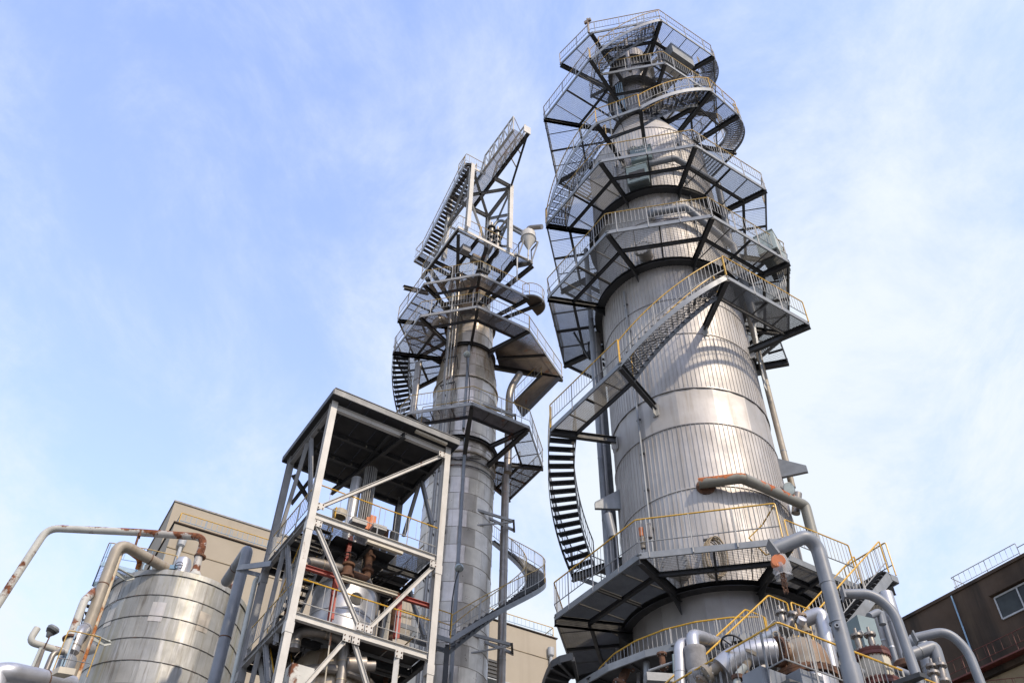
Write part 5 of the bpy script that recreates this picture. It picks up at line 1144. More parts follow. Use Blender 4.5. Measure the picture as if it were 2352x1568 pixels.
# finned cylinder and others on the upper floor
fc = thing('finned_cylinder', 'dark ribbed upright cylinder on the upper floor of the white steel frame', 'heat exchanger', (-5.263, 27.950, 20.911))
p, q = Vector((-5.263, 27.950, 20.911)), Vector((-5.327, 27.910, 23.188))
b = MB(); b.lathe([(.17, F2), (.17, q.z), (.001, q.z + .02)], (p.x, p.y, 0), 20); part('core', b, 'dark_rust', fc)
for k in range(18):
    a = k * math.tau / 18; b = MB(); b.box((p.x + .2 * math.cos(a), p.y + .2 * math.sin(a), (F2 + .4 + q.z) / 2), (.08, .02, q.z - F2 - .4), a); part('fin', b, 'galv_old', fc, False)
p2, q2_ = Vector((-5.753, 27.998, 20.890)), Vector((-5.786, 27.977, 22.758))
b = MB(); b.lathe([(.21, F2), (.21, q2_.z), (.001, q2_.z + .05)], (p2.x, p2.y, 0), 20); single('tank', 'plain grey upright cylinder left of the ribbed one on the upper floor', 'tank', b, 'vessel')
b = MB(); b.lathe([(.25, F2), (.27, F2 + .35), (.001, F2 + .4)], (-5.866, 26.511, 20.041), 18) if False else b.lathe([(.24, 0), (.27, .25), (.2, .3), (.001, .32)], (-5.904, 26.724, 20.126), 18); single('drum', 'small beige drum at the left on the upper floor of the white steel frame', 'drum', b, 'cream')
for k, (px, h_, w_) in enumerate((((-4.976, 27.186, 20.219), .5, .12), ((-4.832, 27.276, 20.264), .6, .22))):
    b = MB(); b.box(px, (w_, w_, h_), .5); single('motor', ('thin orange motor casing on the upper floor of the white steel frame', 'wide orange motor casing on the upper floor of the white steel frame')[k], 'motor', b, 'orange', group='orange motors on the upper floor', smooth=False)
b = MB(); b.box((-4.548, 27.099, 19.922), (.5, .4, .18), .5); b.box((-5.230, 26.791, 19.941), (.55, .4, .2), .5); single('machine_base', 'grey machine bases on the upper floor behind the front rail', 'machine', b, 'galv_old', smooth=False)
for k in range(4):
    pipe('rear_pipe', ('first brown pipe from the left at the back right of the upper floor', 'second grey pipe from the left at the back right of the upper floor', 'third brown pipe from the left at the back right of the upper floor', 'rightmost grey pipe at the back right of the upper floor')[k], [S(LU - 1.15 + .3 * k, LV - .3, F2 - 2), S(LU - 1.15 + .3 * k, LV - .3, F2 + 2.9)], .12, ('pipe_worn', 'rust')[(k + 1) % 2], bend=0)
b = MB(); b.box((-5.998, 25.604, 13.709), (.7, .5, .7), .55); single('switch_box', 'grey cabinet with an orange rust patch under the white steel frame', 'cabinet', b, 'pipe_rust', smooth=False)
cn = thing('chain', 'white hanging chain below the lower floor of the white steel frame', 'chain', (-5.308, 25.799, 14.932))
b = MB(); b.tube([(-5.335, 25.782, 15.506), (-5.308, 25.799, 14.932), (-5.257, 25.831, 13.652)], .022, 6); part('links', b, 'cream', cn); b = MB(); b.bar((-5.326, 25.788, 15.542), (-5.301, 25.803, 14.902), .05, .05); part('hook', b, 'rust', cn, False)
wl_ = thing('cable_run', 'bundle of black cables curving under the upper floor of the white steel frame', 'cable', (-4.208, 28.255, 18.954))
for k in range(5):
    b = MB(); b.tube(fillet([S(LU - 1.8 + .16 * k, 2.6, F2 - .35), S(LU - 1.6 + .16 * k, 1.4, F2 - .4), S(LU - .9, 1.1 - .12 * k, F2 - .45)], .4, 4), .025, 6); part('cable', b, 'black', wl_)
sbk = thing('pipe_support', 'blue-grey angle bracket reaching left from the white steel frame to the grey pipe', 'bracket', (-9.177, 28.036, 18.950))
b = MB(); b.bar((-9.690, 28.920, 19.417), (-8.142, 27.625, 18.812), .06, .2); b.bar((-9.655, 28.931, 19.349), (-8.610, 28.529, 18.877), .06, .14); part('arm', b, 'pipe_grey', sbk, False)

# ================================================================== ROUND TANK
TK = Tower(-14.63, 37.23, math.degrees(math.atan2(-37.23, 14.63))); TR = 2.99; TZ = 22.55
tk = thing('storage_tank', 'round silver tank of stained metal sheets at lower left', 'tank', (TK.x, TK.y, 0))
zt_ = TZ - .25; k = 0
while zt_ > 12:
    panel_ring(TK, tk, zt_ - .95, zt_, TR, 24, 'tank', 96, rib=False, lip=.03, phase=(.37 * k) % 1); ring(TK, tk, TR, zt_, .022, .023, 'dark_rust'); zt_ -= .95; k += 1
panel_ring(TK, tk, 0, zt_, TR, 24, 'tank', 0, rib=False)
b = MB(); b.lathe([(TR + .005, TZ - .25), (TR + .05, TZ - .25), (TR + .05, TZ - .02), (TR + .02, TZ), (1.5, TZ + .35), (.02, TZ + .5)], (TK.x, TK.y, 0), 72); part('roof', b, 'tank', tk)
for a, z, w, h in ((-15, 20.6, .55, .85), (22, 20.6, .5, .85), (-58, 20.6, .5, .8), (-62, 21.75, .6, .9)):
    b = MB(); da = w / TR / 2
    vs = []; K = 3
    for kk in range(K + 1):
        q = TK.ma(a) - da + 2 * da * kk / K
        for dr, zz in ((.012, z - h / 2), (.012, z + h / 2)): vs.append((TK.x + (TR + dr) * math.cos(q), TK.y + (TR + dr) * math.sin(q), zz))
    b.add(vs, [(2 * i, 2 * i + 2, 2 * i + 3, 2 * i + 1) for i in range(K)]); part('patch_plate', b, 'alu_old', tk)
pipe('overflow_pipe', 'long pale pipe streaked with rust, arching over to the top of the round tank', [(-25.2, 35.3, 0), (-21.111, 35.729, 25.493), (-17.004, 35.897, 25.468)], .17, 'pipe_rust', bend=.55, n=16, flanges=(((-13.851, 35.922, 24.257), (0, 0, 1)),), band_m='rust')
b = MB(); b.tube(fillet([(-17.058, 35.893, 25.464), (-13.873, 35.914, 25.286), (-13.901, 35.903, 24.212), (-13.778, 35.736, 23.360)], .55, 6), .172, 16); o_ = part('pipe_run', b, 'pipe_rust_heavy', bpy.data.objects['overflow_pipe']); o_['label'] = 'heavily rusted end of the pale pipe'
b = MB(); b.tube([(-13.756, 35.637, 23.361), (-13.734, 35.646, 23.061)], [.2, .32], 14); part('pipe_foot', b, 'pipe_rust', bpy.data.objects['overflow_pipe'])
b = MB(); b.bar((-16.642, 35.271, 25.021), (-16.613, 35.285, 24.196), .1, .1); b.bar((-16.622, 35.281, 25.126), (-16.586, 35.297, 24.813), .3, .08); part('pipe_prop', b, 'rust', bpy.data.objects['overflow_pipe'], False)
pipe('beige_pipe', 'thick beige pipe rising along the left of the round tank and bending over its top', [(-16.028, 32.570, 16.488), (-16.054, 32.557, 22.756), (-14.469, 34.488, 22.693)], .22, 'pipe_beige', bend=.55, n=16, bands=2.6, band_m='rust')
pipe('rusty_pipe', 'thin orange rusty pipe rising beside the thick beige one at the round tank', [(-15.935, 32.949, 16.760), (-16.004, 32.915, 22.521), (-15.909, 33.183, 22.785), (-15.500, 33.817, 22.726), (-15.570, 34.005, 22.369)], .11, 'pipe_orange', bend=.3, n=12)
for k, (p, q, p2, q2_) in enumerate((((-16.066, 32.885, 18.767), (-15.651, 33.527, 18.783), (-16.044, 32.896, 18.900), (-15.451, 33.620, 18.887)), ((-16.098, 32.981, 21.665), (-15.857, 33.872, 21.845), (-16.046, 33.006, 21.864), (-15.608, 33.987, 22.007)))):
    t = thing('pipe_support', ('lower pale angle bracket holding the beige pipe to the round tank', 'upper pale angle bracket holding the beige pipe to the round tank')[k], 'bracket', p); b = MB(); b.bar(p, q, .05, .16); b.bar(p2, q2_, .1, .03); b.bar(q, q2_, .04, .2); part('arm', b, 'pipe_pale', t, False)
tp_ = thing('tank_platform', 'small pale blue platform with yellow rail at the top left of the round tank', 'platform', (-16.943, 34.460, 22.621))
pa, pb, pc, pd = [Vector(p) for p in ((-17.396, 34.443, 22.900), (-16.102, 35.074, 22.900), (-17.133, 35.904, 22.900), (-18.024, 35.638, 22.600))]
quad_grate(tp_, pa, pb, pc, pd, 'grate', n_p=2); b = MB(); b.bar(pd, pc, .05, .2); b.bar(pa, pd, .05, .2); b.bar(pa, pb, .05, .2); part('edge_beam', b, 'blue', tp_, False)
railing(tp_, [pd, pa, (-15.889, 34.871, 22.900), (-14.651, 35.415, 22.900)], 'yellow_old', 'blue', h=1.05, bal=.55)
b = MB(); b.bar((-15.643, 34.631, 22.997), (-15.426, 34.728, 23.245), .06, .06); b.bar((-15.643, 34.631, 22.997), (-15.626, 34.638, 22.761), .06, .06); b.bar((-15.404, 34.738, 23.251), (-15.344, 34.765, 22.846), .06, .06); part('guard', b, 'blue', tp_, False)
ts = thing('spiral_stair', 'dark stair treads climbing the left side of the round tank', 'stair', (-16.291, 33.776, 20.191))
stair(ts, TK, 3.05, 3.75, -150, 17.2, -88, 22.4, m_str='dark_rust', m_tr='dark_rust', rails=(0, 0), riser=.25)
mh = thing('tank_vent', 'silver domed vent with a small blue valve on top of the round tank', 'vent', (-13.980, 34.689, 22.829))
b = MB(); b.lathe([(.36, -.5), (.36, .15), (.3, .35), (.15, .45), (.01, .48)], (-14.008, 34.678, 22.941), 20); part('dome', b, 'pipe_alu', mh)
c = Vector((-13.990, 34.253, 22.766)); b = MB(); b.tube([c + Vector((.17 * math.cos(a * math.tau / 16), 0, .17 * math.sin(a * math.tau / 16))) for a in range(16)], .018, 6, closed=True); b.bar(c - Vector((.17, 0, 0)), c + Vector((.17, 0, 0)), .02, .02); part('hand_wheel', b, 'black', mh)
b = MB(); b.box((-14.237, 34.368, 22.713), (.35, .2, .18)); part('valve', b, 'blue', mh, False)
pipe('grey_pipe', 'thick grey pipe hooking over the right side of the round tank', [(-9.827, 29.928, 15.463), (-9.837, 29.925, 19.298), (-9.823, 29.929, 20.862), (-11.147, 32.332, 20.875)], .21, 'pipe_grey', bend=.3, n=16, bands=2.0, band_m='rust')
pipe('thin_pipe', 'thin pale blue pipe with a rusty hook top left of the white steel frame', [(-8.810, 28.677, 14.896), (-8.865, 28.660, 18.756), (-8.791, 28.683, 18.894), (-8.669, 28.720, 18.797)], .085, 'pipe_pale', bend=.1, n=12)

# ---- far left pipework
pipe('insulated_pipe', 'fat shiny insulated pipe crossing the bottom left corner', [(-15.325, 26.947, 13.749), (-15.460, 26.870, 14.363), (-15.162, 27.039, 14.468), (-14.223, 29.222, 15.114)], .30, 'pipe_alu', bend=.7, n=22, bands=2.2, band_m='rust')
pipe('vent_pipe', 'rusty vent pipe with a hooked open end at far left', [(-15.923, 28.904, 16.935), (-16.004, 28.860, 16.409), (-15.193, 29.969, 16.612)], .115, 'pipe_rust', bend=.75, n=14)
pipe('vent_pipe', 'worn grey pipe bending down below the hooked vent pipe', [(-15.222, 29.842, 16.565), (-15.384, 29.533, 16.385), (-15.392, 29.529, 15.587)], .10, 'pipe_worn', bend=.45, n=12)
t = thing('lamp', 'round yard lamp on a thin pole at far left', 'lamp', (-15.525, 29.120, 16.464)); c = Vector((-15.502, 29.132, 16.992))
b = MB(); b.tube([(-15.533, 29.116, 16.332), (-15.508, 29.129, 16.849)], .025, 6); part('pole', b, 'rust', t)
ax = Vector((.35, 0, .95)).normalized(); b = MB(); b.lathe([(.05, -.28), (.09, -.2), (.2, -.02), (.22, .05), (.17, .12), (.001, .14)], c, 18, axis=ax); part('lamp_body', b, 'galv', t); b = MB(); b.lathe([(.17, -.07), (.2, -.02), (.15, -.12)], c + Vector((0, -.03, -.02)), 16, axis=ax); part('lens', b, 'black', t)
for k, (p, q, r) in enumerate((((-15.626, 29.066, 16.305), (-15.642, 29.057, 15.476), .05), ((-15.615, 29.185, 16.394), (-15.586, 29.201, 15.548), .085))):
    b = MB(); b.tube([p, q], r, 8); single('post', ('thin rust streaked prop under the hooked vent pipe', 'thicker worn prop under the hooked vent pipe')[k], 'post', b, 'pipe_pale' if not k else 'pipe_worn', group='props under the hooked vent pipe')
pipe('rusty_pipe', 'flaking rusty pipe leaning up to the top of the stair left of the round tank', [(-15.818, 31.222, 16.761), (-15.850, 31.205, 17.591), (-15.869, 31.196, 19.308), (-16.611, 33.285, 20.995)], .15, 'pipe_rust', bend=.3, n=14, flanges=(((-15.883, 31.188, 17.772), (-.37, 0, 1)),), band_m='rust')
pm = thing('pipe_platform', 'small service platform with yellow rail and blue struts at far left', 'platform', (-15.138, 29.885, 15.963))
b = MB(); b.prism([(p[0], p[1]) for p in ((-14.105, 27.473, 14.800), (-13.770, 27.664, 14.800), (-13.370, 27.409, 14.800), (-13.828, 27.259, 14.800))], 14.6, 14.8); part('deck_plate', b, 'cream', pm, False)
railing(pm, [(-15.165, 29.534, 15.701), (-14.868, 29.908, 15.817), (-14.532, 30.738, 16.097)], 'yellow_old', 'rail', h=1.5, bal=.5)
b = MB(); b.bar((-15.119, 30.006, 17.618), (-15.104, 30.014, 16.064), .1, .05); b.bar((-15.247, 30.054, 16.635), (-15.222, 30.066, 16.124), .1, .06); part('strut', b, 'blue', pm, False)
pipe('segmented_pipe', 'white segmented elbow pipe behind the beige pipe at far left', [(-15.866, 31.757, 17.532), (-15.873, 31.754, 18.296), (-15.953, 32.272, 18.719)], .24, 'pipe_alu', bend=.6, n=18, bands=.5, band_m='pipe_worn')
b = MB(); b.lathe([(.3, -1.2), (.3, .1), (.25, .2), (.001, .22)], (-15.229, 30.399, 16.473), 18); single('pump_pot', 'grey cylindrical pot on the small service platform at far left', 'pot', b, 'pipe_grey')
pipe('cross_pipe', 'shiny horizontal pipe behind the beige pipe near the round tank', [(-16.149, 32.174, 17.740), (-16.425, 34.267, 18.934)], .22, 'pipe_alu', bend=0)

# ================================================================== FOREGROUND DECK AND PIPEWORK, LOWER RIGHT
FZ = 9.4
c0_ = Vector((5.18, 16.03, FZ))
fd = thing('process_deck', 'foreground deck with a long yellow handrail at lower right', 'platform', tuple(c0_))
d_l, d_r = c0_ + Vv * 4.2, c0_ + U * 5.2
b = MB(); b.prism([(p.x, p.y) for p in (d_l, c0_, d_r, d_r + Vv * 4.2)], FZ - .12, FZ); part('deck_plate', b, 'grate', fd, False)
railing(fd, [d_l, c0_, c0_ + U * 2.05], 'yellow', 'rail', h=1.12); railing(fd, [c0_ + U * 2.05, c0_ + U * 3.5], 'yellow', 'rail', h=1.12, ends=False); railing(fd, [c0_ + U * 3.75, d_r], 'yellow', 'rail', h=1.12)
for s in (c0_, d_r, d_l, d_r + Vv * 4.1, c0_ + U * 2.6):
    b = MB(); b.ibeam((s.x, s.y, 0), (s.x, s.y, FZ - .12), .25, .25); part('column', b, 'dark', fd, False)
def bolted(c, ax, r, t, m='redbrown', n=20, parent=None, name='flange'):
    b = MB(); c = Vector(c); ax = Vector(ax).normalized()
    b.lathe([(r * .7, -t), (r, -t), (r, -.006), (r * .99, 0), (r, .006), (r, t), (r * .7, t)], c, 32, axis=ax); o = part(name, b, m, parent)
    ex = ax.cross(Vector((0, .3, 1))).normalized(); ey = ax.cross(ex); bb = MB()
    for k in range(n):
        q = c + (ex * math.cos(k * math.tau / n) + ey * math.sin(k * math.tau / n)) * r * .93; bb.tube([q - ax * (t + .035), q + ax * (t + .035)], r * .035, 6)
    part('bolts', bb, m, parent, True, 'stuff')
# rusty domed vessel
dv_ = thing('vessel', 'rusty domed vessel with a bolted flange on the foreground deck', 'vessel', (6.014, 17.601, 10.245)); q = Vector((6.073, 17.686, 10.656)); vx, vy = q.x, q.y
ztop = Vector((6.108, 17.463, 11.109)).z; zfl = Vector((5.908, 17.215, 10.174)).z
zc_ = ztop - .60; b = MB(); b.lathe([(.53, zfl), (.53, zc_)] + [(.53 * math.cos(a * .157), zc_ + .54 * math.sin(a * .157)) for a in range(1, 10)] + [(.005, zc_ + .54)], (vx, vy, 0), 40); part('dome', b, 'dome', dv_)
bolted((vx, vy, zfl), (0, 0, 1), .66, .07, 'rust', 28, dv_)
b = MB(); b.lathe([(.6, FZ), (.6, zfl - .1), (.55, zfl - .08)], (vx, vy, 0), 40); part('shell', b, 'pipe_alu', dv_)
bolted((5.508, 17.346, 10.596), (-.9, -.3, -.1), .30, .05, 'rust', 14, dv_, 'side_flange'); b = MB(); b.tube([(5.508, 17.346, 10.596), (5.893, 17.536, 10.659)], .22, 16); part('side_nozzle', b, 'dome', dv_)
b = MB(); b.tube([Vector((5.591, 17.530, 11.070)) + Vector((.07 * math.cos(a * math.tau / 12), 0, .07 * math.sin(a * math.tau / 12))) for a in range(12)], .018, 6, closed=True); part('lifting_eye', b, 'dome', dv_)
pipe('silver_pipe', 'fat silver insulated pipe bending into the rusty domed vessel', [(4.341, 17.469, 10.267), (4.548, 17.416, 10.427), (4.972, 17.300, 10.561), (5.417, 17.323, 10.602)], .25, 'pipe_alu', bend=.5, n=22, bands=.5, band_m='pipe_alu')
pipe('silver_pipe', 'silver pipe rising and turning behind the rusty domed vessel to the right', [(5.586, 18.787, 11.559), (6.027, 18.545, 11.712)], .13, 'pipe_alu', bend=0, n=16)
pipe('silver_pipe', 'silver pipe turning down with a mitred elbow at the right of the rusty domed vessel', [(6.217, 17.954, 11.564), (6.719, 17.772, 11.720), (6.674, 17.789, 10.472)], .155, 'pipe_alu', bend=.12, n=18, bands=.8, band_m='pipe_alu', flanges=(((6.199, 17.960, 11.567), (.9, .2, .25)),))
pipe('silver_pipe', 'left silver pipe standing up with an elbow by the grey wrapped pot', [(3.725, 18.835, 10.458), (3.814, 18.817, 11.493), (4.061, 19.175, 11.708), (5.274, 20.843, 12.258)], .13, 'pipe_alu', bend=.28, n=18, bands=.5, band_m='pipe_alu')
pipe('silver_pipe', 'right silver pipe with a segmented elbow above the grey wrapped pot', [(4.104, 18.756, 11.289), (4.101, 18.757, 11.671), (4.348, 19.112, 11.842), (5.472, 21.102, 12.643)], .145, 'pipe_alu', bend=.28, n=18, bands=.35, band_m='pipe_alu')
wp = thing('wrapped_pot', 'pot wrapped in grey crumpled insulation cloth under a silver pipe', 'pot', (4.025, 18.773, 10.730)); q = Vector((4.115, 18.754, 11.377)); zb_ = Vector((4.019, 18.775, 10.688)).z
b = MB(); b.lathe([(.2, q.z), (.245, q.z - .02), (.25, q.z - .1), (.235, q.z - .14), (.24, q.z - .45), (.215, q.z - .55), (.25, q.z - .62), (.2, zb_ + .1), (.24, zb_), (.18, zb_ - .2)], (q.x, q.y, 0), 24); part('cloth', b, 'fabric', wp)
pipe('cloth_pipe', 'pipe in crumpled grey cloth running right from the wrapped pot', [(3.944, 18.177, 10.503), (4.209, 17.912, 10.441)], .13, 'fabric', bend=0)
hv = thing('valve', 'gate valve with a black hand wheel between silver pipes', 'valve', (4.681, 18.001, 10.850)); c = Vector((4.771, 17.978, 11.064)); c2 = Vector((4.579, 17.821, 10.652)); ax = (c - c2).normalized(); ex = ax.cross(Vector((0, 1, .3))).normalized(); ey = ax.cross(ex)
b = MB(); b.tube([c + (ex * math.cos(a * math.tau / 28) + ey * math.sin(a * math.tau / 28)) * .24 for a in range(28)], .022, 8, closed=True)
for a in range(5): b.tube([c - ax * .04, c + (ex * math.cos(a * math.tau / 5) + ey * math.sin(a * math.tau / 5)) * .24], .016, 6)
part('hand_wheel', b, 'black', hv); b = MB(); b.tube([c2, c], [.06, .025], 10); b.lathe([(.12, -.05), (.16, -.04), (.16, .03), (.08, .05)], c2, 18, axis=ax); b.lathe([(.09, .1), (.11, .12), (.06, .2)], c2, 14, axis=ax); part('bonnet', b, 'pipe_worn', hv)
bolted(c2 - ax * .12, (.75, -.2, .5), .18, .04, 'dome', 10, hv)
def valve(label, c, ax, s=1.0, m='pipe_worn', group=None, stem=True):
    c = Vector(c); ax = Vector(ax).normalized(); t = thing('valve', label, 'valve', tuple(c), group)
    b = MB(); b.lathe([(.001, -.16 * s), (.10 * s, -.16 * s), (.10 * s, -.12 * s), (.05 * s, -.11 * s), (.06 * s, 0), (.05 * s, .1 * s), (.10 * s, .11 * s), (.10 * s, .15 * s), (.04 * s, .16 * s)] + ([(.025 * s, .18 * s), (.025 * s, .27 * s), (.001, .28 * s)] if stem else [(.001, .17 * s)]), c, 16, axis=ax); part('body', b, m, t)
    for z in (-.14, .13):
        bb = MB()
        ex = ax.cross(Vector((0, .4, 1))).normalized(); ey = ax.cross(ex)
        for k in range(6):
            q = c + ax * z * s + (ex * math.cos(k * math.tau / 6) + ey * math.sin(k * math.tau / 6)) * .08 * s; bb.tube([q - ax * .035 * s, q + ax * .035 * s], .012 * s, 5)
        part('bolts', bb, 'galv_old', t, True, 'stuff')
    return t
valve('flanged branch valve under the fat silver pipe with a tan pipe below', (4.802, 17.244, 10.306), (.35, -.2, .75), 1.5, 'dome', stem=False)
pipe('tan_pipe', 'thin tan pipe with a rusty joint dropping from the fat silver pipe', [(4.736, 17.158, 10.182), (4.556, 17.207, 10.005), (4.500, 17.222, 9.759)], .075, 'pipe_pale', bend=.08, flanges=(((4.550, 17.209, 9.967), (0, 0, 1)),), band_m='rust')
valve('dark flanged valve at the left end of the fat silver pipe', (4.274, 17.485, 10.314), (.8, -.1, .45), 1.9, 'dome', stem=False)
valve('small rusty flanged elbow behind the long yellow handrail', (4.116, 17.729, 10.269), (.6, 0, .6), 1.6, 'dome', stem=False)
valve('small flanged nozzle below the fat silver pipe', (5.077, 17.582, 10.297), (0, 0, 1), 1.4, 'galv', stem=False)
valve('nozzle valve with a bent black handle on top of the rusty domed vessel', (5.895, 17.852, 11.601), (-.05, 0, 1), 1.2, 'pipe_worn')
pipe('bent_handle', 'bent black handle above the rusty domed vessel', [(5.894, 17.852, 11.646), (5.880, 17.857, 11.727), (5.817, 17.877, 11.782)], .024, 'black', cat='handle', bend=.05)
valve('dark flanged valve in the middle on top of the rusty domed vessel', (5.994, 17.713, 11.438), (.6, 0, .8), 1.5, 'pipe_worn')
valve('valve with a round capped end on top of the rusty domed vessel', (6.167, 17.442, 11.271), (-.1, 0, 1), 1.3, 'dome')
b = MB(); b.lathe([(.09, -.05), (.09, .06), (.001, .07)], (6.088, 17.257, 11.244), 16, axis=(.2, -.8, .4)); single('capped_end', 'grey capped pipe end above the rusty domed vessel', 'pipe cap', b, 'pipe_alu')
b = MB(); b.box((5.089, 16.848, 9.558), (1.0, .5, .5), .56); b.box((5.664, 16.769, 9.533), (.6, .5, .5), .56); single('equipment_box', 'blue-grey metal boxes at the foot of the rusty domed vessel', 'box', b, 'pipe_grey', smooth=False)
b = MB(); b.box((4.513, 17.838, 10.208), (1.0, .4, .45), -.9); single('pipe_lagging', 'grey lagged slab behind the long yellow handrail', 'insulation', b, 'fabric', smooth=False)
# davit posts
def davit(label, pts, r, bend, m='pipe_grey', joints=()):
    P = [Vector(p) for p in pts]; t = thing('davit_post', label, 'davit', (P[-1].x, P[-1].y, 0), 'pipe davits of the foreground')
    Pf = fillet([P[0]] + P[1:], bend, 10); b = MB(); b.tube(Pf, r, 20); part('post', b, m, t)
    for j in joints:
        d = Vector((0, 0, 1)); b = MB(); b.lathe([(r, -.015), (r + .012, -.012), (r + .012, .012), (r, .015)], j, 20, axis=d); part('weld_collar', b, m, t)
    d = (P[0] - P[1]).normalized(); b = MB(); s = d.cross(Vector((0, 0, 1))).normalized(); b.bar(P[0] - d * .02 + s * 0, P[0] + d * .015, r * 2.3, r * 2.5); part('end_plate', b, m, t, False)
    return t
dp = Vector((5.896, 14.874, 10.724))
v1 = davit('thickest blue-grey davit post curving over to the left with a chain hoist', [(4.984, 14.782, 11.309), (5.670, 14.748, 11.608), (dp.x - .02, dp.y, (5.796, 14.806, 11.458)[2]), (dp.x, dp.y, 10.4), (dp.x, dp.y, 0)], .135, .75, joints=((5.884, 14.879, 10.667), (5.880, 14.881, 9.883)))
b = MB(); b.tube([(dp.x, dp.y, 0), (dp.x, dp.y, (5.861, 14.888, 9.082)[2])], .165, 20); part('sleeve', b, 'pipe_grey', v1)
for px, rr in (((5.800, 14.751, 9.727), .035),): b = MB(); b.lathe([(.03, 0), (rr + .01, 0), (rr + .01, .09), (rr - .012, .09), (rr - .012, .02), (.001, .02)], px, 14, axis=(-.2, -.9, 0)); part('stub', b, 'pipe_grey', v1)
d2 = Vector((6.911, 17.698, 10.270)) if False else Vector((8.135, 17.170, 10.372))
davit('middle blue-grey davit post curving over to the left', [(7.078, 17.200, 11.847), (7.685, 17.157, 11.847), (d2.x - .1, d2.y, (8.106, 17.184, 11.394)[2] + .05), (d2.x, d2.y, 8.0), (d2.x, d2.y, 0)], .105, .8)
d3 = Vector((10.534, 19.314, 11.134))
davit('rightmost blue-grey davit post arching low in front of the dark building', [(9.385, 19.455, 12.093), (10.110, 19.314, 12.213), (d3.x - .1, d3.y, (10.488, 19.339, 11.704)[2] + .05), (d3.x, d3.y, 8.0), (d3.x, d3.y, 0)], .105, .85)
ch = thing('chain_hoist', 'orange chain hoist in a clear plastic bag hanging from the thickest davit post', 'hoist', (5.036, 14.765, 11.041)); c = Vector((5.031, 14.766, 11.031))
b = MB(); b.lathe([(.001, -.10), (.12, -.10), (.135, -.07), (.135, .07), (.12, .1), (.001, .1)], c, 20, axis=(-.25, -.9, -.1)); b.box(tuple(c), (.16, .14, .22), .2); part('hoist_body', b, 'orange', ch)
b = MB(); b.tube([c + Vector((0, 0, .14)), c + Vector((0, 0, .24)), c + Vector((.04, 0, .3)), c + Vector((.0, 0, .33))], .02, 8); part('hook', b, 'orange', ch)
bag = MB(); rng_ = random.Random(3); prof = [(.04, .17), (.12, .14), (.16, .0), (.16, -.14), (.13, -.22), (.16, -.27)]
K = 14; vs = []
for r_, z_ in prof:
    for k in range(K):
        rr = r_ * (1 + rng_.uniform(-.16, .16)); vs.append((c.x + .06 + rr * math.cos(k * math.tau / K), c.y + .06 + rr * math.sin(k * math.tau / K), c.z + z_ + rng_.uniform(-.02, .02)))
bag.add(vs, [(i * K + k, i * K + (k + 1) % K, (i + 1) * K + (k + 1) % K, (i + 1) * K + k) for i in range(len(prof) - 1) for k in range(K)]); part('plastic_bag', bag, 'plastic', ch)
p, q = Vector((5.055, 14.758, 10.875)), Vector((5.045, 14.762, 10.364)); q = Vector((p.x, p.y, q.z)) * .4 + q * .6
lk_ = MB(); lk_.tube([(0.018 * math.cos(a * math.tau / 8), 0, .035 * math.sin(a * math.tau / 8)) for a in range(8)], .008, 4, closed=True); lme = mesh_of('chain_link', lk_, 'rust')
for s in range(4):
    for k in range(int((p - q).length / .05)):
        w = p.lerp(q, k / ((p - q).length / .05)); inst('chain_link', lme, ch, w + Vector((.035 * math.cos(s * 1.6 + k * .25), .035 * math.sin(s * 1.6 + k * .25), 0)), (k % 2) * 1.57 + s)
# bolted drum
dr = thing('vessel', 'white vessel with a dark red bolted lid on the right of the foreground deck', 'vessel', (7.644, 18.048, 10.576)); q = Vector((7.686, 18.030, 10.794)); zl_ = Vector((7.623, 17.731, 10.880)).z; zf_ = Vector((7.535, 17.768, 10.240)).z
b = MB(); b.lathe([(.32, zf_), (.32, zl_ - .1), (.30, zl_ - .05)], (q.x, q.y, 0), 36); part('shell', b, 'dome' if False else 'cream', dr)
bolted((q.x, q.y, zl_), (0, 0, 1), .36, .075, 'redbrown', 26, dr, 'lid'); b = MB(); b.lathe([(.001, .02), (.33, .0)], (q.x, q.y, zl_ + .075), 30); part('lid_top', b, 'redbrown', dr); bolted((q.x, q.y, zf_), (0, 0, 1), .40, .07, 'redbrown', 24, dr)
b = MB(); b.lathe([(.3, FZ), (.3, zf_)], (q.x, q.y, 0), 30); part('skirt', b, 'cream', dr)
b = MB(); b.lathe([(.09, 0), (.09, .12), (.12, .12), (.12, .16), (.001, .17)], (7.262, 17.774, 10.390), 16, axis=(-.8, -.5, .05)); part('side_nozzle', b, 'pipe_grey', dr)
valve('left rusty valve with a hooked pipe on the dark red lid', (7.462, 18.016, 11.174), (0, 0, 1), 1.25, 'pipe_worn'); valve('right rusty valve with a round gauge on the dark red lid', (7.705, 17.913, 11.149), (0, 0, 1), 1.25, 'pipe_worn')
pipe('hook_pipe', 'small grey hooked pipe over the dark red lid', [(7.470, 18.012, 11.314), (7.503, 17.999, 11.414), (7.584, 17.965, 11.421), (7.584, 17.965, 11.338)], .028, 'galv', bend=.06)
b = MB(); b.lathe([(.001, -.03), (.06, -.03), (.065, .03), (.001, .035)], (7.699, 17.916, 11.326), 16, axis=(-.4, -.9, 0)); single('gauge', 'round pressure gauge over the dark red lid', 'gauge', b, 'galv')
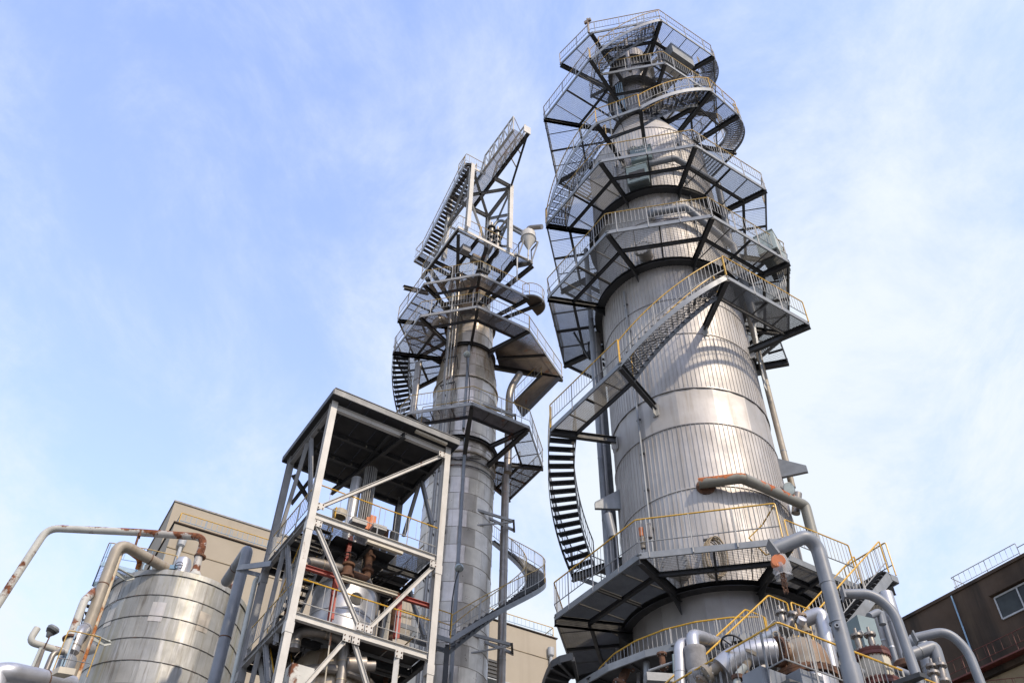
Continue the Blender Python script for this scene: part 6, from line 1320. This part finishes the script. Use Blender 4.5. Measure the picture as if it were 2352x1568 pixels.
# silver risers behind the davits
for k, (p, q_, r, mm, lab) in enumerate((((9.888, 21.318, 14.339), (9.504, 20.504, 11.942), .19, 'pipe_alu', 'widest silver riser under the head of the right hand stair'), ((9.553, 21.142, 13.699), (9.259, 20.506, 11.938), .075, 'pipe_grey', 'thin grey riser left of the widest silver one'), ((9.766, 21.923, 14.083), (9.521, 21.485, 12.428), .2, 'alu_dull', 'shaded dull riser behind the thin grey one'))):
    p = Vector(p); pipe('riser_pipe', lab, [p, (p.x, p.y, 6)], r, mm, bend=0, n=18, bands=1.6, band_m='pipe_alu')
pipe('elbow_pipe', 'short blue-grey elbow pipe under the right hand stair', [(8.992, 20.625, 13.283), (9.362, 20.789, 13.525), (9.342, 20.798, 13.162)], .09, 'pipe_grey', bend=.15)
pipe('elbow_pipe', 'grey elbow pipe turning down left of the rightmost davit', [(9.392, 20.116, 11.976), (10.132, 20.202, 12.281), (10.103, 20.216, 11.313)], .16, 'pipe_grey', bend=.12, n=18, bands=.5, band_m='galv')
pipe('elbow_pipe', 'second grey elbow pipe behind the rightmost davit', [(10.120, 21.320, 12.985), (10.380, 21.195, 12.869), (10.340, 21.214, 11.788)], .18, 'pipe_grey', bend=.2, n=18, bands=.9, band_m='galv')
b = MB(); b.lathe([(.2, 0), (.24, .05), (.24, .16), (.2, .2), (.001, .21)], (8.998, 19.526, 11.350), 22); single('flange_stack', 'rusty flange stack at the foot of the widest silver riser', 'flange', b, 'rust')
valve('left rusty gauge valve below the rightmost elbow pipe', (9.254, 18.851, 10.931), (.1, 0, 1), 1.3, 'pipe_worn'); valve('right rusty gauge valve below the rightmost elbow pipe', (9.413, 18.772, 10.919), (.1, 0, 1), 1.3, 'pipe_worn')
valve('flanged valve near the bottom right handrail', (9.066, 18.498, 10.608), (.1, 0, 1), 1.3, 'pipe_worn', stem=False)
b = MB(); b.prism([(p_[0], p_[1]) for p_ in ((7.592, 17.177, 9.900), (7.967, 16.779, 9.900), (8.112, 16.859, 9.900), (7.775, 17.311, 9.900))], 9.86, 9.95); single('drip_plate', 'dark green plate beside the middle davit', 'plate', b, 'dark', smooth=False)
cbx = Vector((8.573, 20.261, 12.948)); t = thing('cabinet', 'tall blue-grey cabinet below the right hand stair', 'cabinet', tuple(cbx))
b = MB(); b.box((cbx.x, cbx.y, cbx.z - .9), (.5, .45, 1.8), .35); part('body', b, 'teal', t, False); b = MB(); b.box((cbx.x + .245 * .94, cbx.y + .245 * .34, cbx.z - .9), (.02, .40, 1.7), .35); part('door', b, 'pale_green', t, False)
b = MB(); b.tube([(8.395, 18.702, 10.934), (8.637, 18.592, 10.747)], .09, 12); single('stub_pipe', 'short pale pipe between the white vessel and the middle davit', 'pipe', b, 'pipe_grey')
# tangle of pipework under the lower ring walkway
for k, (p, q_, r, mm, lab) in enumerate((((3.602, 22.210, 12.767), (3.555, 22.217, 12.063), .09, 'galv', 'grey post under the dark curved walkway'), ((3.493, 22.936, 13.039), (3.440, 22.944, 12.400), .05, 'pipe_alu', 'thin silver tube under the dark curved walkway'), ((4.098, 21.106, 12.423), (4.047, 21.116, 11.557), .03, 'teal', 'thin teal conduit beside the left silver pipe'))):
    b = MB(); b.tube([p, q_], r, 8); single('post', lab, 'post', b, mm)
b = MB(); b.box((3.627, 20.684, 11.548), (.7, .4, .2), .1); single('equipment_box', 'blue-grey box behind the left silver pipe', 'box', b, 'galv', smooth=False)
valve('rusty flanged valve hung below the dark curved walkway', (3.877, 21.452, 12.428), (0, 0, 1), 1.3, 'rust', stem=False)
valve('brown valve cluster in the shade below the dark curved walkway', (3.084, 22.792, 12.698), (.5, 0, 1), 2.0, 'rust')
b = MB(); b.tube([(3.483, 21.317, 12.089), (4.110, 21.205, 12.276)], .035, 8); single('rail_bar', 'grey bar crossing below the dark curved walkway', 'bar', b, 'galv')
